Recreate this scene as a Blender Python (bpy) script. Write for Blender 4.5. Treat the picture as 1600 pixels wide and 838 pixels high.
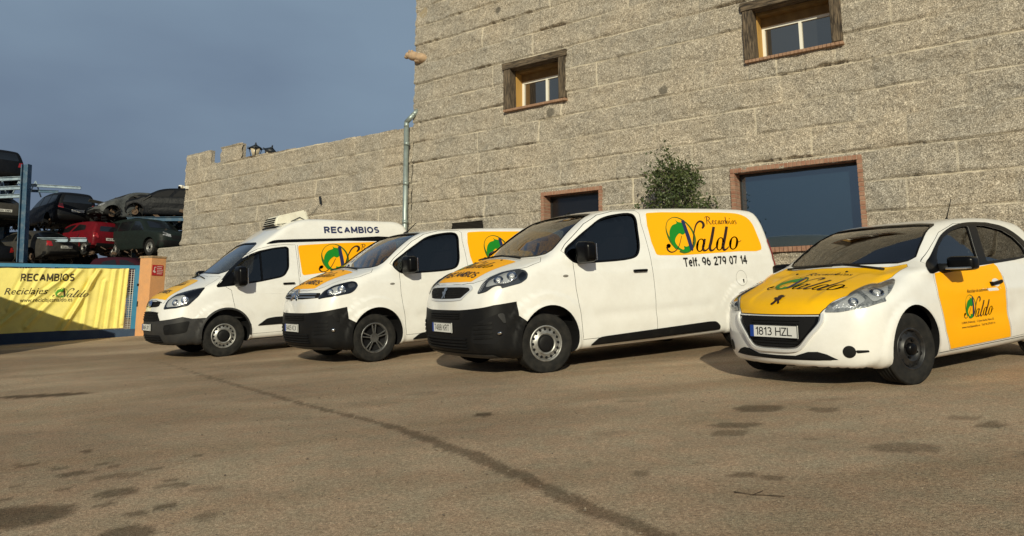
import bpy, bmesh, math, random
import numpy as np
from mathutils import Matrix, Vector

for _o in list(bpy.data.objects): bpy.data.objects.remove(_o, do_unlink=True)
SC = bpy.context.scene
COL = SC.collection
random.seed(7)

# ---------------------------------------------------------------- camera, sky, sun, exposure
EYE = 1.12185
cam_d = bpy.data.cameras.new('camera'); cam = bpy.data.objects.new('camera', cam_d); COL.objects.link(cam)
cam_d.sensor_width = 36; cam_d.lens = 1159.72 / 1600 * 36; cam_d.shift_y = (282.87 - 419) / 1600
cam_d.clip_start = .05; cam_d.clip_end = 3000
_p, _r = math.radians(9.46053), math.radians(-.14807)
_right = Vector((1, 0, 0)); _fwd = Vector((0, math.cos(_p), math.sin(_p))); _up = Vector((0, -math.sin(_p), math.cos(_p)))
_r2 = _right * math.cos(_r) + _up * math.sin(_r); _u2 = _up * math.cos(_r) - _right * math.sin(_r)
cam.matrix_world = Matrix(((_r2.x, _u2.x, -_fwd.x, 0), (_r2.y, _u2.y, -_fwd.y, 0), (_r2.z, _u2.z, -_fwd.z, EYE), (0, 0, 0, 1)))
SC.camera = cam

SUN_EL, SUN_AZ = math.radians(22), math.radians(182.5)      # azimuth from +Y, clockwise
W = bpy.data.worlds.new('World'); SC.world = W; W.use_nodes = True
_nt = W.node_tree; _nt.nodes.clear()
_out = _nt.nodes.new('ShaderNodeOutputWorld'); _bg = _nt.nodes.new('ShaderNodeBackground'); _bg.inputs[1].default_value = .10
_sky = _nt.nodes.new('ShaderNodeTexSky'); _sky.sky_type = 'NISHITA'; _sky.sun_disc = False
_sky.sun_elevation = SUN_EL; _sky.sun_rotation = SUN_AZ; _sky.dust_density = 1.5
# a storm-grey cloud sheet drawn over the clear sky, broken by soft noise
_tc = _nt.nodes.new('ShaderNodeTexCoord'); _mp = _nt.nodes.new('ShaderNodeMapping'); _mp.inputs['Scale'].default_value = (1.0, 1.0, 2.6)
_n1 = _nt.nodes.new('ShaderNodeTexNoise'); _n1.inputs['Scale'].default_value = 2.2; _n1.inputs['Detail'].default_value = 5; _n1.inputs['Roughness'].default_value = .45
_cr = _nt.nodes.new('ShaderNodeValToRGB'); _e = _cr.color_ramp.elements          # by height above the horizon: dark low down; darkened overhead, unseen, to deepen shadows
_e[0].position = 0; _e[0].color = (.98, 1.34, 2.25, 1); _e[1].position = .72; _e[1].color = (1.0, 1.30, 1.75, 1)
for _p2, _c2 in ((.10, (1.12, 1.50, 2.25, 1)), (.24, (1.72, 2.30, 3.10, 1)), (.34, (2.10, 2.84, 3.68, 1)), (.44, (2.20, 2.95, 3.78, 1))): _q = _e.new(_p2); _q.color = _c2
_sx = _nt.nodes.new('ShaderNodeSeparateXYZ'); _ma = _nt.nodes.new('ShaderNodeMath'); _ma.operation = 'MULTIPLY_ADD'; _ma.inputs[1].default_value = .50; _mb = _nt.nodes.new('ShaderNodeMath'); _mb.operation = 'ADD'
_mx = _nt.nodes.new('ShaderNodeMix'); _mx.data_type = 'RGBA'; _mx.inputs[0].default_value = .90
L = _nt.links.new
L(_tc.outputs['Generated'], _mp.inputs[0]); L(_mp.outputs[0], _n1.inputs['Vector']); L(_n1.outputs[0], _ma.inputs[0]); _ma.inputs[2].default_value = -.25
L(_tc.outputs['Generated'], _sx.inputs[0]); L(_sx.outputs[2], _mb.inputs[0]); L(_ma.outputs[0], _mb.inputs[1]); L(_mb.outputs[0], _cr.inputs[0])
L(_sky.outputs[0], _mx.inputs[6]); L(_cr.outputs[0], _mx.inputs[7]); L(_mx.outputs[2], _bg.inputs[0]); L(_bg.outputs[0], _out.inputs[0])

sun_d = bpy.data.lights.new('sun', 'SUN'); sun = bpy.data.objects.new('sun', sun_d); COL.objects.link(sun)
sun_d.energy = 3.9; sun_d.angle = math.radians(.55); sun_d.color = (.99, .925, .70)
_sd = Vector((math.sin(SUN_AZ) * math.cos(SUN_EL), math.cos(SUN_AZ) * math.cos(SUN_EL), math.sin(SUN_EL)))
sun.rotation_euler = (-_sd).to_track_quat('-Z', 'Y').to_euler(); sun.location = _sd * 60
SC.view_settings.view_transform = 'Standard'; SC.view_settings.look = 'None'
SC.view_settings.exposure = 0.0; SC.view_settings.gamma = 1; SC.view_settings.use_curve_mapping = False
SC.cycles.max_bounces = 8; SC.cycles.transparent_max_bounces = 16

SC.cycles.use_denoising = True; SC.cycles.denoising_prefilter = 'ACCURATE'; SC.cycles.denoising_input_passes = 'RGB_ALBEDO_NORMAL'
# ---------------------------------------------------------------- helpers
def tag(o, label=None, cat=None, group=None, kind=None):
    if label: o['label'] = label
    if cat: o['category'] = cat
    if group: o['group'] = group
    if kind: o['kind'] = kind
    return o
def empty(name, loc=(0, 0, 0), rot=None, mat=None, parent=None):
    o = bpy.data.objects.new(name, None); COL.objects.link(o); o.empty_display_size = .2
    if mat is not None: o.matrix_world = mat
    else:
        o.location = loc
        if rot: o.rotation_euler = rot
    if parent is not None: o.parent = parent
    return o
def link_mesh(name, me, mats, parent=None):
    o = bpy.data.objects.new(name, me); COL.objects.link(o)
    if mats is not None:
        ml = mats if isinstance(mats, (list, tuple)) else [mats]      # never clear(): that resets every face's material
        for i, m in enumerate(ml):
            if i < len(me.materials): me.materials[i] = m
            else: me.materials.append(m)
    if parent is not None: o.parent = parent
    return o
def mesh_from(name, V, F, smooth=False):
    me = bpy.data.meshes.new(name); me.from_pydata([tuple(map(float, v)) for v in V], [], [tuple(int(i) for i in f) for f in F]); me.update()
    if smooth: me.shade_smooth()
    return me
def add(name, V, F, mats, parent=None, smooth=False):
    return link_mesh(name, mesh_from(name, V, F, smooth), mats, parent)
class MB:
    """collects simple shapes for ONE mesh"""
    def __init__(s): s.bm = bmesh.new()
    def box(s, c, size, rot=None, bevel=0.0, mi=0):
        M = Matrix.Translation(c) @ (rot.to_4x4() if rot is not None else Matrix()) @ Matrix.Diagonal((*size, 1))
        r = bmesh.ops.create_cube(s.bm, size=1, matrix=M)
        vs = r['verts']; fs = {f for v in vs for f in v.link_faces}
        for f in fs: f.material_index = mi
        if bevel > 0:
            es = list({e for v in vs for e in v.link_edges})
            rr = bmesh.ops.bevel(s.bm, geom=es, offset=bevel, segments=2, affect='EDGES', profile=.6)
            for f in rr['faces']: f.material_index = mi
        return s
    def cyl(s, a, b, r, r2=None, n=14, mi=0):
        a, b = Vector(a), Vector(b); d = b - a
        M = Matrix.Translation((a + b) / 2) @ d.to_track_quat('Z', 'Y').to_matrix().to_4x4()
        rr = bmesh.ops.create_cone(s.bm, cap_ends=True, segments=n, radius1=r, radius2=r if r2 is None else r2, depth=d.length, matrix=M)
        for f in {f for v in rr['verts'] for f in v.link_faces}: f.material_index = mi; f.smooth = len(f.verts) == 4
        return s
    def tube(s, pts, r, n=8, mi=0):
        for a, b in zip(pts[:-1], pts[1:]): s.cyl(a, b, r, n=n, mi=mi)
        for p in pts[1:-1]: s.ball(p, (r, r, r), mi=mi, sub=1)
        return s
    def ball(s, c, rad, rot=None, mi=0, sub=2):
        M = Matrix.Translation(c) @ (rot.to_4x4() if rot is not None else Matrix()) @ Matrix.Diagonal((*rad, 1))
        rr = bmesh.ops.create_icosphere(s.bm, subdivisions=sub, radius=1, matrix=M)
        for f in {f for v in rr['verts'] for f in v.link_faces}: f.smooth = True; f.material_index = mi
        return s
    def lathe(s, prof, axis='y', n=40, mi=0, smooth=True, c=(0, 0, 0)):
        rings = []
        for r, h in prof:
            ring = []
            for k in range(n):
                t = 2 * math.pi * k / n; p = (r * math.cos(t), h, r * math.sin(t)) if axis == 'y' else (r * math.cos(t), r * math.sin(t), h)
                ring.append(s.bm.verts.new((p[0] + c[0], p[1] + c[1], p[2] + c[2])))
            rings.append(ring)
        for A, B in zip(rings[:-1], rings[1:]):
            for k in range(n):
                f = s.bm.faces.new((A[k], A[(k + 1) % n], B[(k + 1) % n], B[k])); f.smooth = smooth; f.material_index = mi
        return s
    def prism(s, poly, a, b, mi=0):
        """poly: list of 3D tuples functions of depth: here polygon in (x,z) extruded from y=a to y=b"""
        A = [s.bm.verts.new((p[0], a, p[1])) for p in poly]; B = [s.bm.verts.new((p[0], b, p[1])) for p in poly]
        n = len(poly); fs = [s.bm.faces.new(A), s.bm.faces.new(B[::-1])]
        for i in range(n): fs.append(s.bm.faces.new((A[i], B[i], B[(i + 1) % n], A[(i + 1) % n])))
        for f in fs: f.material_index = mi
        return s
    def quad(s, pts, mi=0):
        f = s.bm.faces.new([s.bm.verts.new(p) for p in pts]); f.material_index = mi; return s
    def done(s, name, mats, parent=None, xf=None):
        bmesh.ops.recalc_face_normals(s.bm, faces=s.bm.faces)
        if xf is not None: s.bm.transform(xf)
        me = bpy.data.meshes.new(name); s.bm.to_mesh(me); s.bm.free()
        return link_mesh(name, me, mats, parent)
def copy_tree(o, parent=None):
    c = o.copy(); COL.objects.link(c); c.parent = parent
    if parent is not None: c.matrix_parent_inverse = o.matrix_parent_inverse.copy()
    for ch in list(o.children): copy_tree(ch, c)
    return c
# value noise
def _hash(ix, iy, seed):
    h = (ix.astype(np.int64) * 374761393 + iy.astype(np.int64) * 668265263 + seed * 974634777) & 0x7fffffff
    h = ((h ^ (h >> 13)) * 1274126177) & 0x7fffffff
    return ((h ^ (h >> 16)) & 0xffff) / 65535.0
def vnoise(x, y, seed=0):
    ix = np.floor(x); iy = np.floor(y); fx = x - ix; fy = y - iy; fx = fx * fx * (3 - 2 * fx); fy = fy * fy * (3 - 2 * fy)
    a = _hash(ix, iy, seed); b = _hash(ix + 1, iy, seed); c = _hash(ix, iy + 1, seed); d = _hash(ix + 1, iy + 1, seed)
    return (a * (1 - fx) + b * fx) * (1 - fy) + (c * (1 - fx) + d * fx) * fy
def fbm(x, y, oct=4, seed=0, gain=.5):
    s = 0; a = 1; t = 0
    for k in range(oct): s = s + a * (vnoise(x * 2 ** k + 17.3 * k, y * 2 ** k + 5.1 * k, seed + k) - .5); t += a; a *= gain
    return s / t * 2
# ---- signed distance bodies (numpy only) ----
def sstep(a, b, x):
    t = np.clip((x - a) / (b - a), 0, 1)
    return t * t * (3 - 2 * t)
def catmull(pts, n=6, closed=True):
    P = np.array(pts, float); N = len(P); out = []
    for i in range(N if closed else N - 1):
        if closed:
            p0, p1, p2, p3 = P[i - 1], P[i], P[(i + 1) % N], P[(i + 2) % N]
        else:
            p0, p1, p2, p3 = P[max(i - 1, 0)], P[i], P[i + 1], P[min(i + 2, N - 1)]
        d = [max(np.linalg.norm(b - a), 1e-6) ** .5 for a, b in ((p0, p1), (p1, p2), (p2, p3))]
        m1 = (p1 - p0) / d[0] - (p2 - p0) / (d[0] + d[1]) + (p2 - p1) / d[1]
        m2 = (p2 - p1) / d[1] - (p3 - p1) / (d[1] + d[2]) + (p3 - p2) / d[2]
        m1 = m1 * d[1]; m2 = m2 * d[1]
        for k in range(n):
            t = k / n
            out.append((2*t**3-3*t**2+1)*p1 + (t**3-2*t**2+t)*m1 + (-2*t**3+3*t**2)*p2 + (t**3-t**2)*m2)
    if not closed: out.append(P[-1])
    return np.array(out)
def poly_sdf(P, X, Z):
    P = np.asarray(P); D = np.full(X.shape, 1e9); inside = np.zeros(X.shape, bool)
    for i in range(len(P)):
        a, b = P[i - 1], P[i]
        e = b - a; wx = X - a[0]; wz = Z - a[1]
        t = np.clip((wx * e[0] + wz * e[1]) / max(e @ e, 1e-12), 0, 1)
        D = np.minimum(D, (wx - e[0] * t) ** 2 + (wz - e[1] * t) ** 2)
        if abs(e[1]) > 1e-12:
            c = ((a[1] > Z) != (b[1] > Z)) & (X < e[0] * (Z - a[1]) / e[1] + a[0])
            inside ^= c
    D = np.sqrt(D)
    return np.where(inside, -D, D)
class Grid2:
    def __init__(s, poly, h=.02, pad=.6):
        lo = poly.min(0) - pad; hi = poly.max(0) + pad; s.lo = lo; s.h = h
        n = np.ceil((hi - lo) / h).astype(int) + 1; s.n = n
        X, Z = np.meshgrid(lo[0] + h * np.arange(n[0]), lo[1] + h * np.arange(n[1]), indexing='ij')
        s.g = poly_sdf(poly, X, Z)
    def __call__(s, x, z):
        u = np.clip((x - s.lo[0]) / s.h, 0, s.n[0] - 1.001); v = np.clip((z - s.lo[1]) / s.h, 0, s.n[1] - 1.001)
        i = u.astype(int); j = v.astype(int); a = u - i; b = v - j; g = s.g
        return (g[i, j]*(1-a)+g[i+1, j]*a)*(1-b) + (g[i, j+1]*(1-a)+g[i+1, j+1]*a)*b
def smax(a, b, k):
    h = np.maximum(k - np.abs(a - b), 0)
    return np.maximum(a, b) + h * h / (4 * k)
class Body:
    # side: centre-line outline (x forward, z up); width: (z, half width); plan: (x, width factor)
    def __init__(s, side, width, plan, W, nose=.28, nose_p=2.6, tail=.06, crown=.05, k=.09, kf=.16, bumps=None, xf=(-1.6, .2), xr=(-2.6, -3.6)):
        s.side = catmull(side, 5); s.G = Grid2(s.side)
        s.wz = catmull(width, 6, False); s.px = catmull(plan, 6, False)
        s.W, s.nose, s.np_, s.tail, s.crown, s.k, s.kf, s.bumps = W, nose, nose_p, tail, crown, k, kf, bumps
        s.xf, s.xr = xf, xr
        s.lo = np.array([s.side[:, 0].min() - .1, -W - .1, s.side[:, 1].min() - .1])
        s.hi = np.array([s.side[:, 0].max() + .1, W + .1, s.side[:, 1].max() + .1])
    def half(s, x, z):
        i = np.argsort(s.px[:, 0])
        return np.interp(z, s.wz[:, 0], s.wz[:, 1]) * np.interp(x, s.px[i, 0], s.px[i, 1])
    def __call__(s, P):
        x, y, z = P[..., 0], P[..., 1], P[..., 2]
        a = np.abs(y); t = a / s.W
        b = s.nose * sstep(s.xf[0], s.xf[1], x) * t ** s.np_ - s.tail * sstep(s.xr[0], s.xr[1], x) * t ** 2.5
        c = s.crown * t ** 2 * sstep(.55, 1.2, z)
        d1 = s.G(x + b, z + c)
        d2 = a - s.half(x, z)
        k = s.k + (s.kf - s.k) * sstep(-.1, .5, x)
        d = smax(d1, d2, k)
        if s.bumps is not None: d = s.bumps(d, x, a, z)
        return d
    def grad(s, P, e=.004):
        g = np.stack([s(P + np.eye(3)[i] * e) - s(P - np.eye(3)[i] * e) for i in range(3)], -1)
        return g / np.maximum(np.linalg.norm(g, axis=-1, keepdims=True), 1e-9)
    def hit(s, P, axis, sign, depth=2.6, n=90):
        # first crossing walking from outside along -sign*axis
        P = np.array(P, float); start = s.hi[axis] if sign > 0 else s.lo[axis]
        ts = np.linspace(0, depth, n); Q = np.repeat(P[:, None, :], n, 1); Q[:, :, axis] = start - sign * ts
        f = s(Q); neg = f < 0; i = np.argmax(neg, 1); ok = neg.any(1); i = np.clip(i, 1, n - 1)
        lo = ts[i - 1]; hi = ts[i]
        for _ in range(14):
            m = (lo + hi) / 2; q = P.copy(); q[:, axis] = start - sign * m
            ins = s(q) < 0; hi = np.where(ins, m, hi); lo = np.where(ins, lo, m)
        q = P.copy(); q[:, axis] = start - sign * (lo + hi) / 2
        return q, ok
    def ray(s, o, d, tmax=60, n=500, t0=4.):
        d = d / np.linalg.norm(d); ts = np.linspace(t0, tmax, n); f = s(o + d * ts[:, None])
        k = np.argmax(f < 0)
        if not (f < 0).any():
            j = np.argmin(f); tt = np.linspace(ts[max(j-1,0)], ts[min(j+1,n-1)], 60); ff = s(o + d * tt[:, None]); 
            if not (ff < 0).any(): return None, ff.min(), o + d * tt[ff.argmin()]
            ts = tt; k = np.argmax(ff < 0); f = ff
        lo, hi = ts[k-1], ts[k]
        for _ in range(30):
            m = (lo+hi)/2
            if s((o+d*m)[None])[0] < 0: hi = m
            else: lo = m
        return o + d*hi, f.min(), None

def bump_van(wr, front, x_rear, r0=.42, amp=.014):
    def f(d, x, a, z):
        side = sstep(.55, .8, a)
        for cx in (0., x_rear):
            r = np.hypot(x - cx, z - .33)
            d = d - amp * side * (1 - sstep(r0, r0 + .05, r))
            d = d - .012 * side * (1 - sstep(.55, .60, r)) * sstep(.50, .75, z)
        d = d - .0  * side * (1 - sstep(.545, .585, np.hypot(x, z - .33))) * sstep(.55, .75, z)
        d = d + .010 * side * np.exp(-((z - .60) / .07) ** 2) * sstep(-.55, -.75, x) * sstep(x_rear + .6, x_rear + .75, x)   # side scallop
        d = d + .006 * side * np.exp(-((z - 1.17) / .03) ** 2) * sstep(.2, -.3, x)
        return d
    return f
SIDE_EXPERT = [(.55,.20),(.74,.215),(.83,.27),(.868,.36),(.88,.50),(.876,.64),(.865,.75),(.85,.86),(.81,.98),(.75,1.06),(.58,1.17),(.35,1.265),(.12,1.335),(0,1.375),
  (-.12,1.44),(-.45,1.645),(-.76,1.81),(-.93,1.865),(-1.15,1.90),(-1.6,1.92),(-2.3,1.932),(-3.2,1.928),(-3.66,1.912),(-3.82,1.875),(-3.91,1.73),(-3.97,1.40),(-4.02,1.05),(-4.06,.7),
  (-4.065,.45),(-4.02,.33),(-3.85,.26),(-3.2,.225),(-1.5,.215),(-.2,.21)]
WIDTH_VAN = [(.15,.88),(.22,.915),(.30,.94),(.45,.955),(.75,.96),(.95,.957),(1.15,.945),(1.25,.93),(1.5,.868),(1.75,.80),(1.9,.745),(2.0,.70)]
PLAN_VAN = [(-4.2,.965),(-3.9,.975),(-3.2,.995),(-2.5,1.0),(-.6,1.0),(0,.992),(.35,.965),(.6,.92),(.9,.84)]
def body_expert():
    return Body(SIDE_EXPERT, WIDTH_VAN, PLAN_VAN, .96, nose=.22, nose_p=2.4, tail=.07, crown=.055, k=.09, kf=.13, bumps=bump_van(.33, .9, -3.275))
SIDE_TRANSIT = [(.6,.24),(.80,.24),(.92,.29),(.98,.42),(.99,.55),(.975,.70),(.94,.86),(.90,.98),(.83,1.06),(.62,1.17),(.35,1.28),(.12,1.38),(.02,1.44),
  (-.10,1.53),(-.42,1.77),(-.70,1.965),(-.95,2.125),(-1.15,2.24),(-1.45,2.35),(-1.8,2.375),(-2.4,2.36),(-3.2,2.345),(-3.56,2.325),(-3.72,2.24),(-3.79,2.05),(-3.85,1.5),(-3.92,1.0),(-3.95,.7),
  (-3.95,.45),(-3.92,.33),(-3.7,.28),(-3.0,.25),(-1.5,.24),(-.2,.24)]
WIDTH_TRANSIT = [(.15,.90),(.25,.945),(.45,.98),(.75,.986),(1.0,.975),(1.2,.955),(1.4,.915),(1.7,.855),(1.9,.825),(2.0,.815),(2.2,.775),(2.35,.72),(2.5,.66)]
def body_transit():
    return Body(SIDE_TRANSIT, WIDTH_TRANSIT, PLAN_VAN, .985, nose=.30, nose_p=2.4, tail=.06, crown=.05, k=.10, kf=.13, bumps=bump_van(.34, .9, -2.933))
SIDE_208 = [(.50,.17),(.66,.175),(.745,.20),(.79,.28),(.80,.40),(.795,.52),(.775,.64),(.745,.72),(.68,.775),(.50,.845),(.22,.925),(0,.975),(-.14,1.01),
  (-.26,1.075),(-.55,1.235),(-.80,1.355),(-.98,1.415),(-1.2,1.458),(-1.55,1.490),(-1.95,1.503),(-2.35,1.497),(-2.65,1.472),(-2.88,1.42),(-3.0,1.22),(-3.08,1.0),(-3.14,.85),(-3.16,.6),(-3.14,.42),(-3.05,.30),
  (-2.8,.23),(-2.3,.19),(-1.2,.175),(-.4,.175)]
WIDTH_208 = [(.12,.74),(.18,.80),(.26,.83),(.40,.855),(.55,.865),(.72,.862),(.85,.85),(.95,.832),(1.02,.805),(1.2,.71),(1.35,.632),(1.5,.55)]
PLAN_208 = [(-3.3,.86),(-3.0,.92),(-2.7,.97),(-2.3,.992),(-1.8,1.0),(-.6,1.0),(-.1,.995),(.25,.975),(.5,.93),(.85,.83)]
def bump_208(d, x, a, z):
    side = sstep(.5, .72, a)
    for cx in (0., -2.538):
        r = np.hypot(x - cx, z - .31)
        d = d - .020 * side * (1 - sstep(.36, .43, r))
    d = d + .014 * side * np.exp(-((z - .52) / .09) ** 2) * sstep(-.5, -.8, x) * sstep(-2.1, -1.8, x)
    d = d - .010 * side * np.exp(-((z - .80 - .03 * x) / .05) ** 2) * sstep(-.2, -.8, x)
    d = d - .045 * side * np.exp(-((z - 1.0) / .07) ** 2) * sstep(-.55, -.3, x) * (1 - sstep(-.05, .25, x))
    top = sstep(.70, .80, z) * sstep(-.15, 0, x)
    d = d - .012 * top * sstep(.30, .36, a - .30 * (.6 - x) * .3) * (1 - sstep(.60, .70, a))    # raised hood flanks
    return d
def body_208():
    return Body(SIDE_208, WIDTH_208, PLAN_208, .865, nose=.33, nose_p=2.3, tail=.10, crown=.045, k=.09, kf=.14, bumps=bump_208, xf=(-1.3, .1), xr=(-2.0, -2.9))
# ---------------------------------------------------------------- materials
def _sock(n, *names):
    for k in names:
        if k in n.inputs: return n.inputs[k]
def mat(name, base, rough=.5, metal=0., spec=.5, coat=0., coat_rough=.05, var=None, bump=None, emit=None):
    """var=(colour2, scale, low, high[, detail]); bump=(scale, strength, distance)"""
    m = bpy.data.materials.new(name); m.use_nodes = True; nt = m.node_tree; b = nt.nodes['Principled BSDF']; L = nt.links.new
    b.inputs['Base Color'].default_value = (*base, 1); b.inputs['Roughness'].default_value = rough; b.inputs['Metallic'].default_value = metal
    _sock(b, 'Specular IOR Level', 'Specular').default_value = spec
    _sock(b, 'Coat Weight', 'Clearcoat').default_value = coat; _sock(b, 'Coat Roughness', 'Clearcoat Roughness').default_value = coat_rough
    tc = nt.nodes.new('ShaderNodeTexCoord')
    if var:
        n = nt.nodes.new('ShaderNodeTexNoise'); n.inputs['Scale'].default_value = var[1]; n.inputs['Detail'].default_value = var[4] if len(var) > 4 else 5
        n.inputs['Roughness'].default_value = .6
        r = nt.nodes.new('ShaderNodeValToRGB'); r.color_ramp.elements[0].position = var[2]; r.color_ramp.elements[1].position = var[3]
        r.color_ramp.elements[0].color = (*base, 1); r.color_ramp.elements[1].color = (*var[0], 1)
        L(tc.outputs['Object'], n.inputs['Vector']); L(n.outputs[0], r.inputs[0]); L(r.outputs[0], b.inputs['Base Color'])
    if bump:
        n = nt.nodes.new('ShaderNodeTexNoise'); n.inputs['Scale'].default_value = bump[0]; n.inputs['Detail'].default_value = 4
        bp = nt.nodes.new('ShaderNodeBump'); bp.inputs['Strength'].default_value = bump[1]; bp.inputs['Distance'].default_value = bump[2]
        L(tc.outputs['Object'], n.inputs['Vector']); L(n.outputs[0], bp.inputs['Height']); L(bp.outputs[0], b.inputs['Normal'])
    if emit: b.inputs['Emission Color'].default_value = (*emit, 1); b.inputs['Emission Strength'].default_value = 1
    return m
def glass_mat(name, tint, boost=0., rough=.02):
    m = bpy.data.materials.new(name); m.use_nodes = True; nt = m.node_tree; nt.nodes.clear(); L = nt.links.new
    o = nt.nodes.new('ShaderNodeOutputMaterial'); mx = nt.nodes.new('ShaderNodeMixShader'); t = nt.nodes.new('ShaderNodeBsdfTransparent')
    g = nt.nodes.new('ShaderNodeBsdfGlossy'); g.inputs['Roughness'].default_value = rough; t.inputs[0].default_value = (*tint, 1)
    f = nt.nodes.new('ShaderNodeFresnel'); f.inputs[0].default_value = 1.5
    a = nt.nodes.new('ShaderNodeMath'); a.operation = 'MULTIPLY_ADD'; a.inputs[1].default_value = 1.6; a.inputs[2].default_value = boost; a.use_clamp = True
    L(f.outputs[0], a.inputs[0]); L(a.outputs[0], mx.inputs[0]); L(t.outputs[0], mx.inputs[1]); L(g.outputs[0], mx.inputs[2]); L(mx.outputs[0], o.inputs[0])
    return m
def paint(name, base, dirt=(.42, .36, .27), amt=.12, rough=.30, coat=.85):
    """clear-coated body paint with a thin uneven film of road dust"""
    m = mat(name, base, rough, coat=coat, coat_rough=.07)
    nt = m.node_tree; b = nt.nodes['Principled BSDF']; L = nt.links.new
    tc = nt.nodes.new('ShaderNodeTexCoord'); n = nt.nodes.new('ShaderNodeTexNoise'); n.inputs['Scale'].default_value = 3.5; n.inputs['Detail'].default_value = 9; n.inputs['Roughness'].default_value = .72
    mr = nt.nodes.new('ShaderNodeMapRange'); mr.inputs[1].default_value = .35; mr.inputs[2].default_value = .8; mr.inputs[3].default_value = .02; mr.inputs[4].default_value = amt * 2
    mx = nt.nodes.new('ShaderNodeMix'); mx.data_type = 'RGBA'; mx.inputs[6].default_value = (*base, 1); mx.inputs[7].default_value = (*dirt, 1)
    L(tc.outputs['Object'], n.inputs['Vector']); L(n.outputs[0], mr.inputs[0]); L(mr.outputs[0], mx.inputs[0]); L(mx.outputs[2], b.inputs['Base Color'])
    return m
M_WHITE = paint('white_paint', (.84, .835, .81))
M_DARK = mat('black_void', (.008, .008, .009), .8, spec=.2)
M_PLAST = mat('black_plastic', (.006, .006, .0065), .55, spec=.2, var=((.015, .014, .0125), 9, .5, .9), bump=(180, .1, .002))
M_GREYPLAST = mat('grey_plastic', (.026, .026, .027), .55, spec=.35, var=((.045, .042, .038), 9, .45, .85))
M_GLOSSBLK = mat('gloss_black', (.003, .003, .0035), .28, spec=.18)
M_CHROME = mat('chrome', (.75, .76, .78), .12, 1)
M_SATIN = mat('satin_metal', (.42, .43, .44), .35, .9)
M_STEEL = mat('silver_wheel', (.34, .34, .33), .42, .6, var=((.12, .105, .085), 14, .42, .78))
M_ALLOY = mat('dark_alloy', (.20, .20, .20), .35, .7, var=((.07, .065, .06), 14, .45, .8))
M_BLKWHEEL = mat('black_wheel', (.012, .012, .013), .42, var=((.05, .045, .04), 12, .5, .85))
M_TYRE = mat('tyre_rubber', (.010, .010, .010), .85, spec=.25, var=((.032, .029, .025), 11, .4, .85), bump=(90, .25, .004))
M_YELLOW = mat('yellow_vinyl', (.95, .43, .001), .45, spec=.25)
M_YELLOW2 = mat('golden_vinyl', (.88, .475, .003), .38, spec=.3, coat=.12, var=((.80, .43, .006), 4, .4, .8))
M_BROWN = mat('brown_vinyl', (.022, .008, .005), .45)
M_RUSTINK = mat('rust_brown_vinyl', (.085, .022, .006), .45)
M_BLACKV = mat('black_vinyl', (.010, .010, .010), .45)
M_NAVY = mat('navy_vinyl', (.012, .020, .085), .45)
M_GREEN = mat('green_vinyl', (.004, .22, .012), .42)
M_OLIVE = mat('olive_vinyl', (.045, .13, .010), .42)
M_BLUE = mat('blue_vinyl', (.006, .045, .17), .42)
M_GLASS = glass_mat('car_glass', (.46, .51, .50), .10)
M_SIDEGLASS = glass_mat('side_glass', (.21, .22, .22), .012)
M_LAMPCOVER = glass_mat('lamp_cover', (.96, .97, .98), .03)
M_REFLECT = mat('lamp_reflector', (.60, .61, .62), .22, .45, bump=(60, .6, .01))
M_LAMPIN = mat('lamp_inside', (.05, .052, .055), .25, .3)
M_LAMPSILVER = mat('lamp_silver', (.30, .31, .32), .28, .3, var=((.14, .15, .16), 22, .45, .6), bump=(40, .5, .01))
M_BRIGHT = mat('bright_trim', (.78, .78, .78), .25, .35)
M_PLATE = mat('plate_white', (.72, .72, .70), .45)
M_PLATEBLUE = mat('plate_blue', (.01, .05, .30), .45)
M_SEAT = mat('seat_cloth', (.035, .025, .035), .9)
M_DASH = mat('dash_plastic', (.02, .02, .021), .7)
M_AMBER = mat('indicator_grey', (.20, .19, .17), .3)
M_RED = mat('tail_red', (.30, .008, .008), .2, coat=.5)
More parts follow.
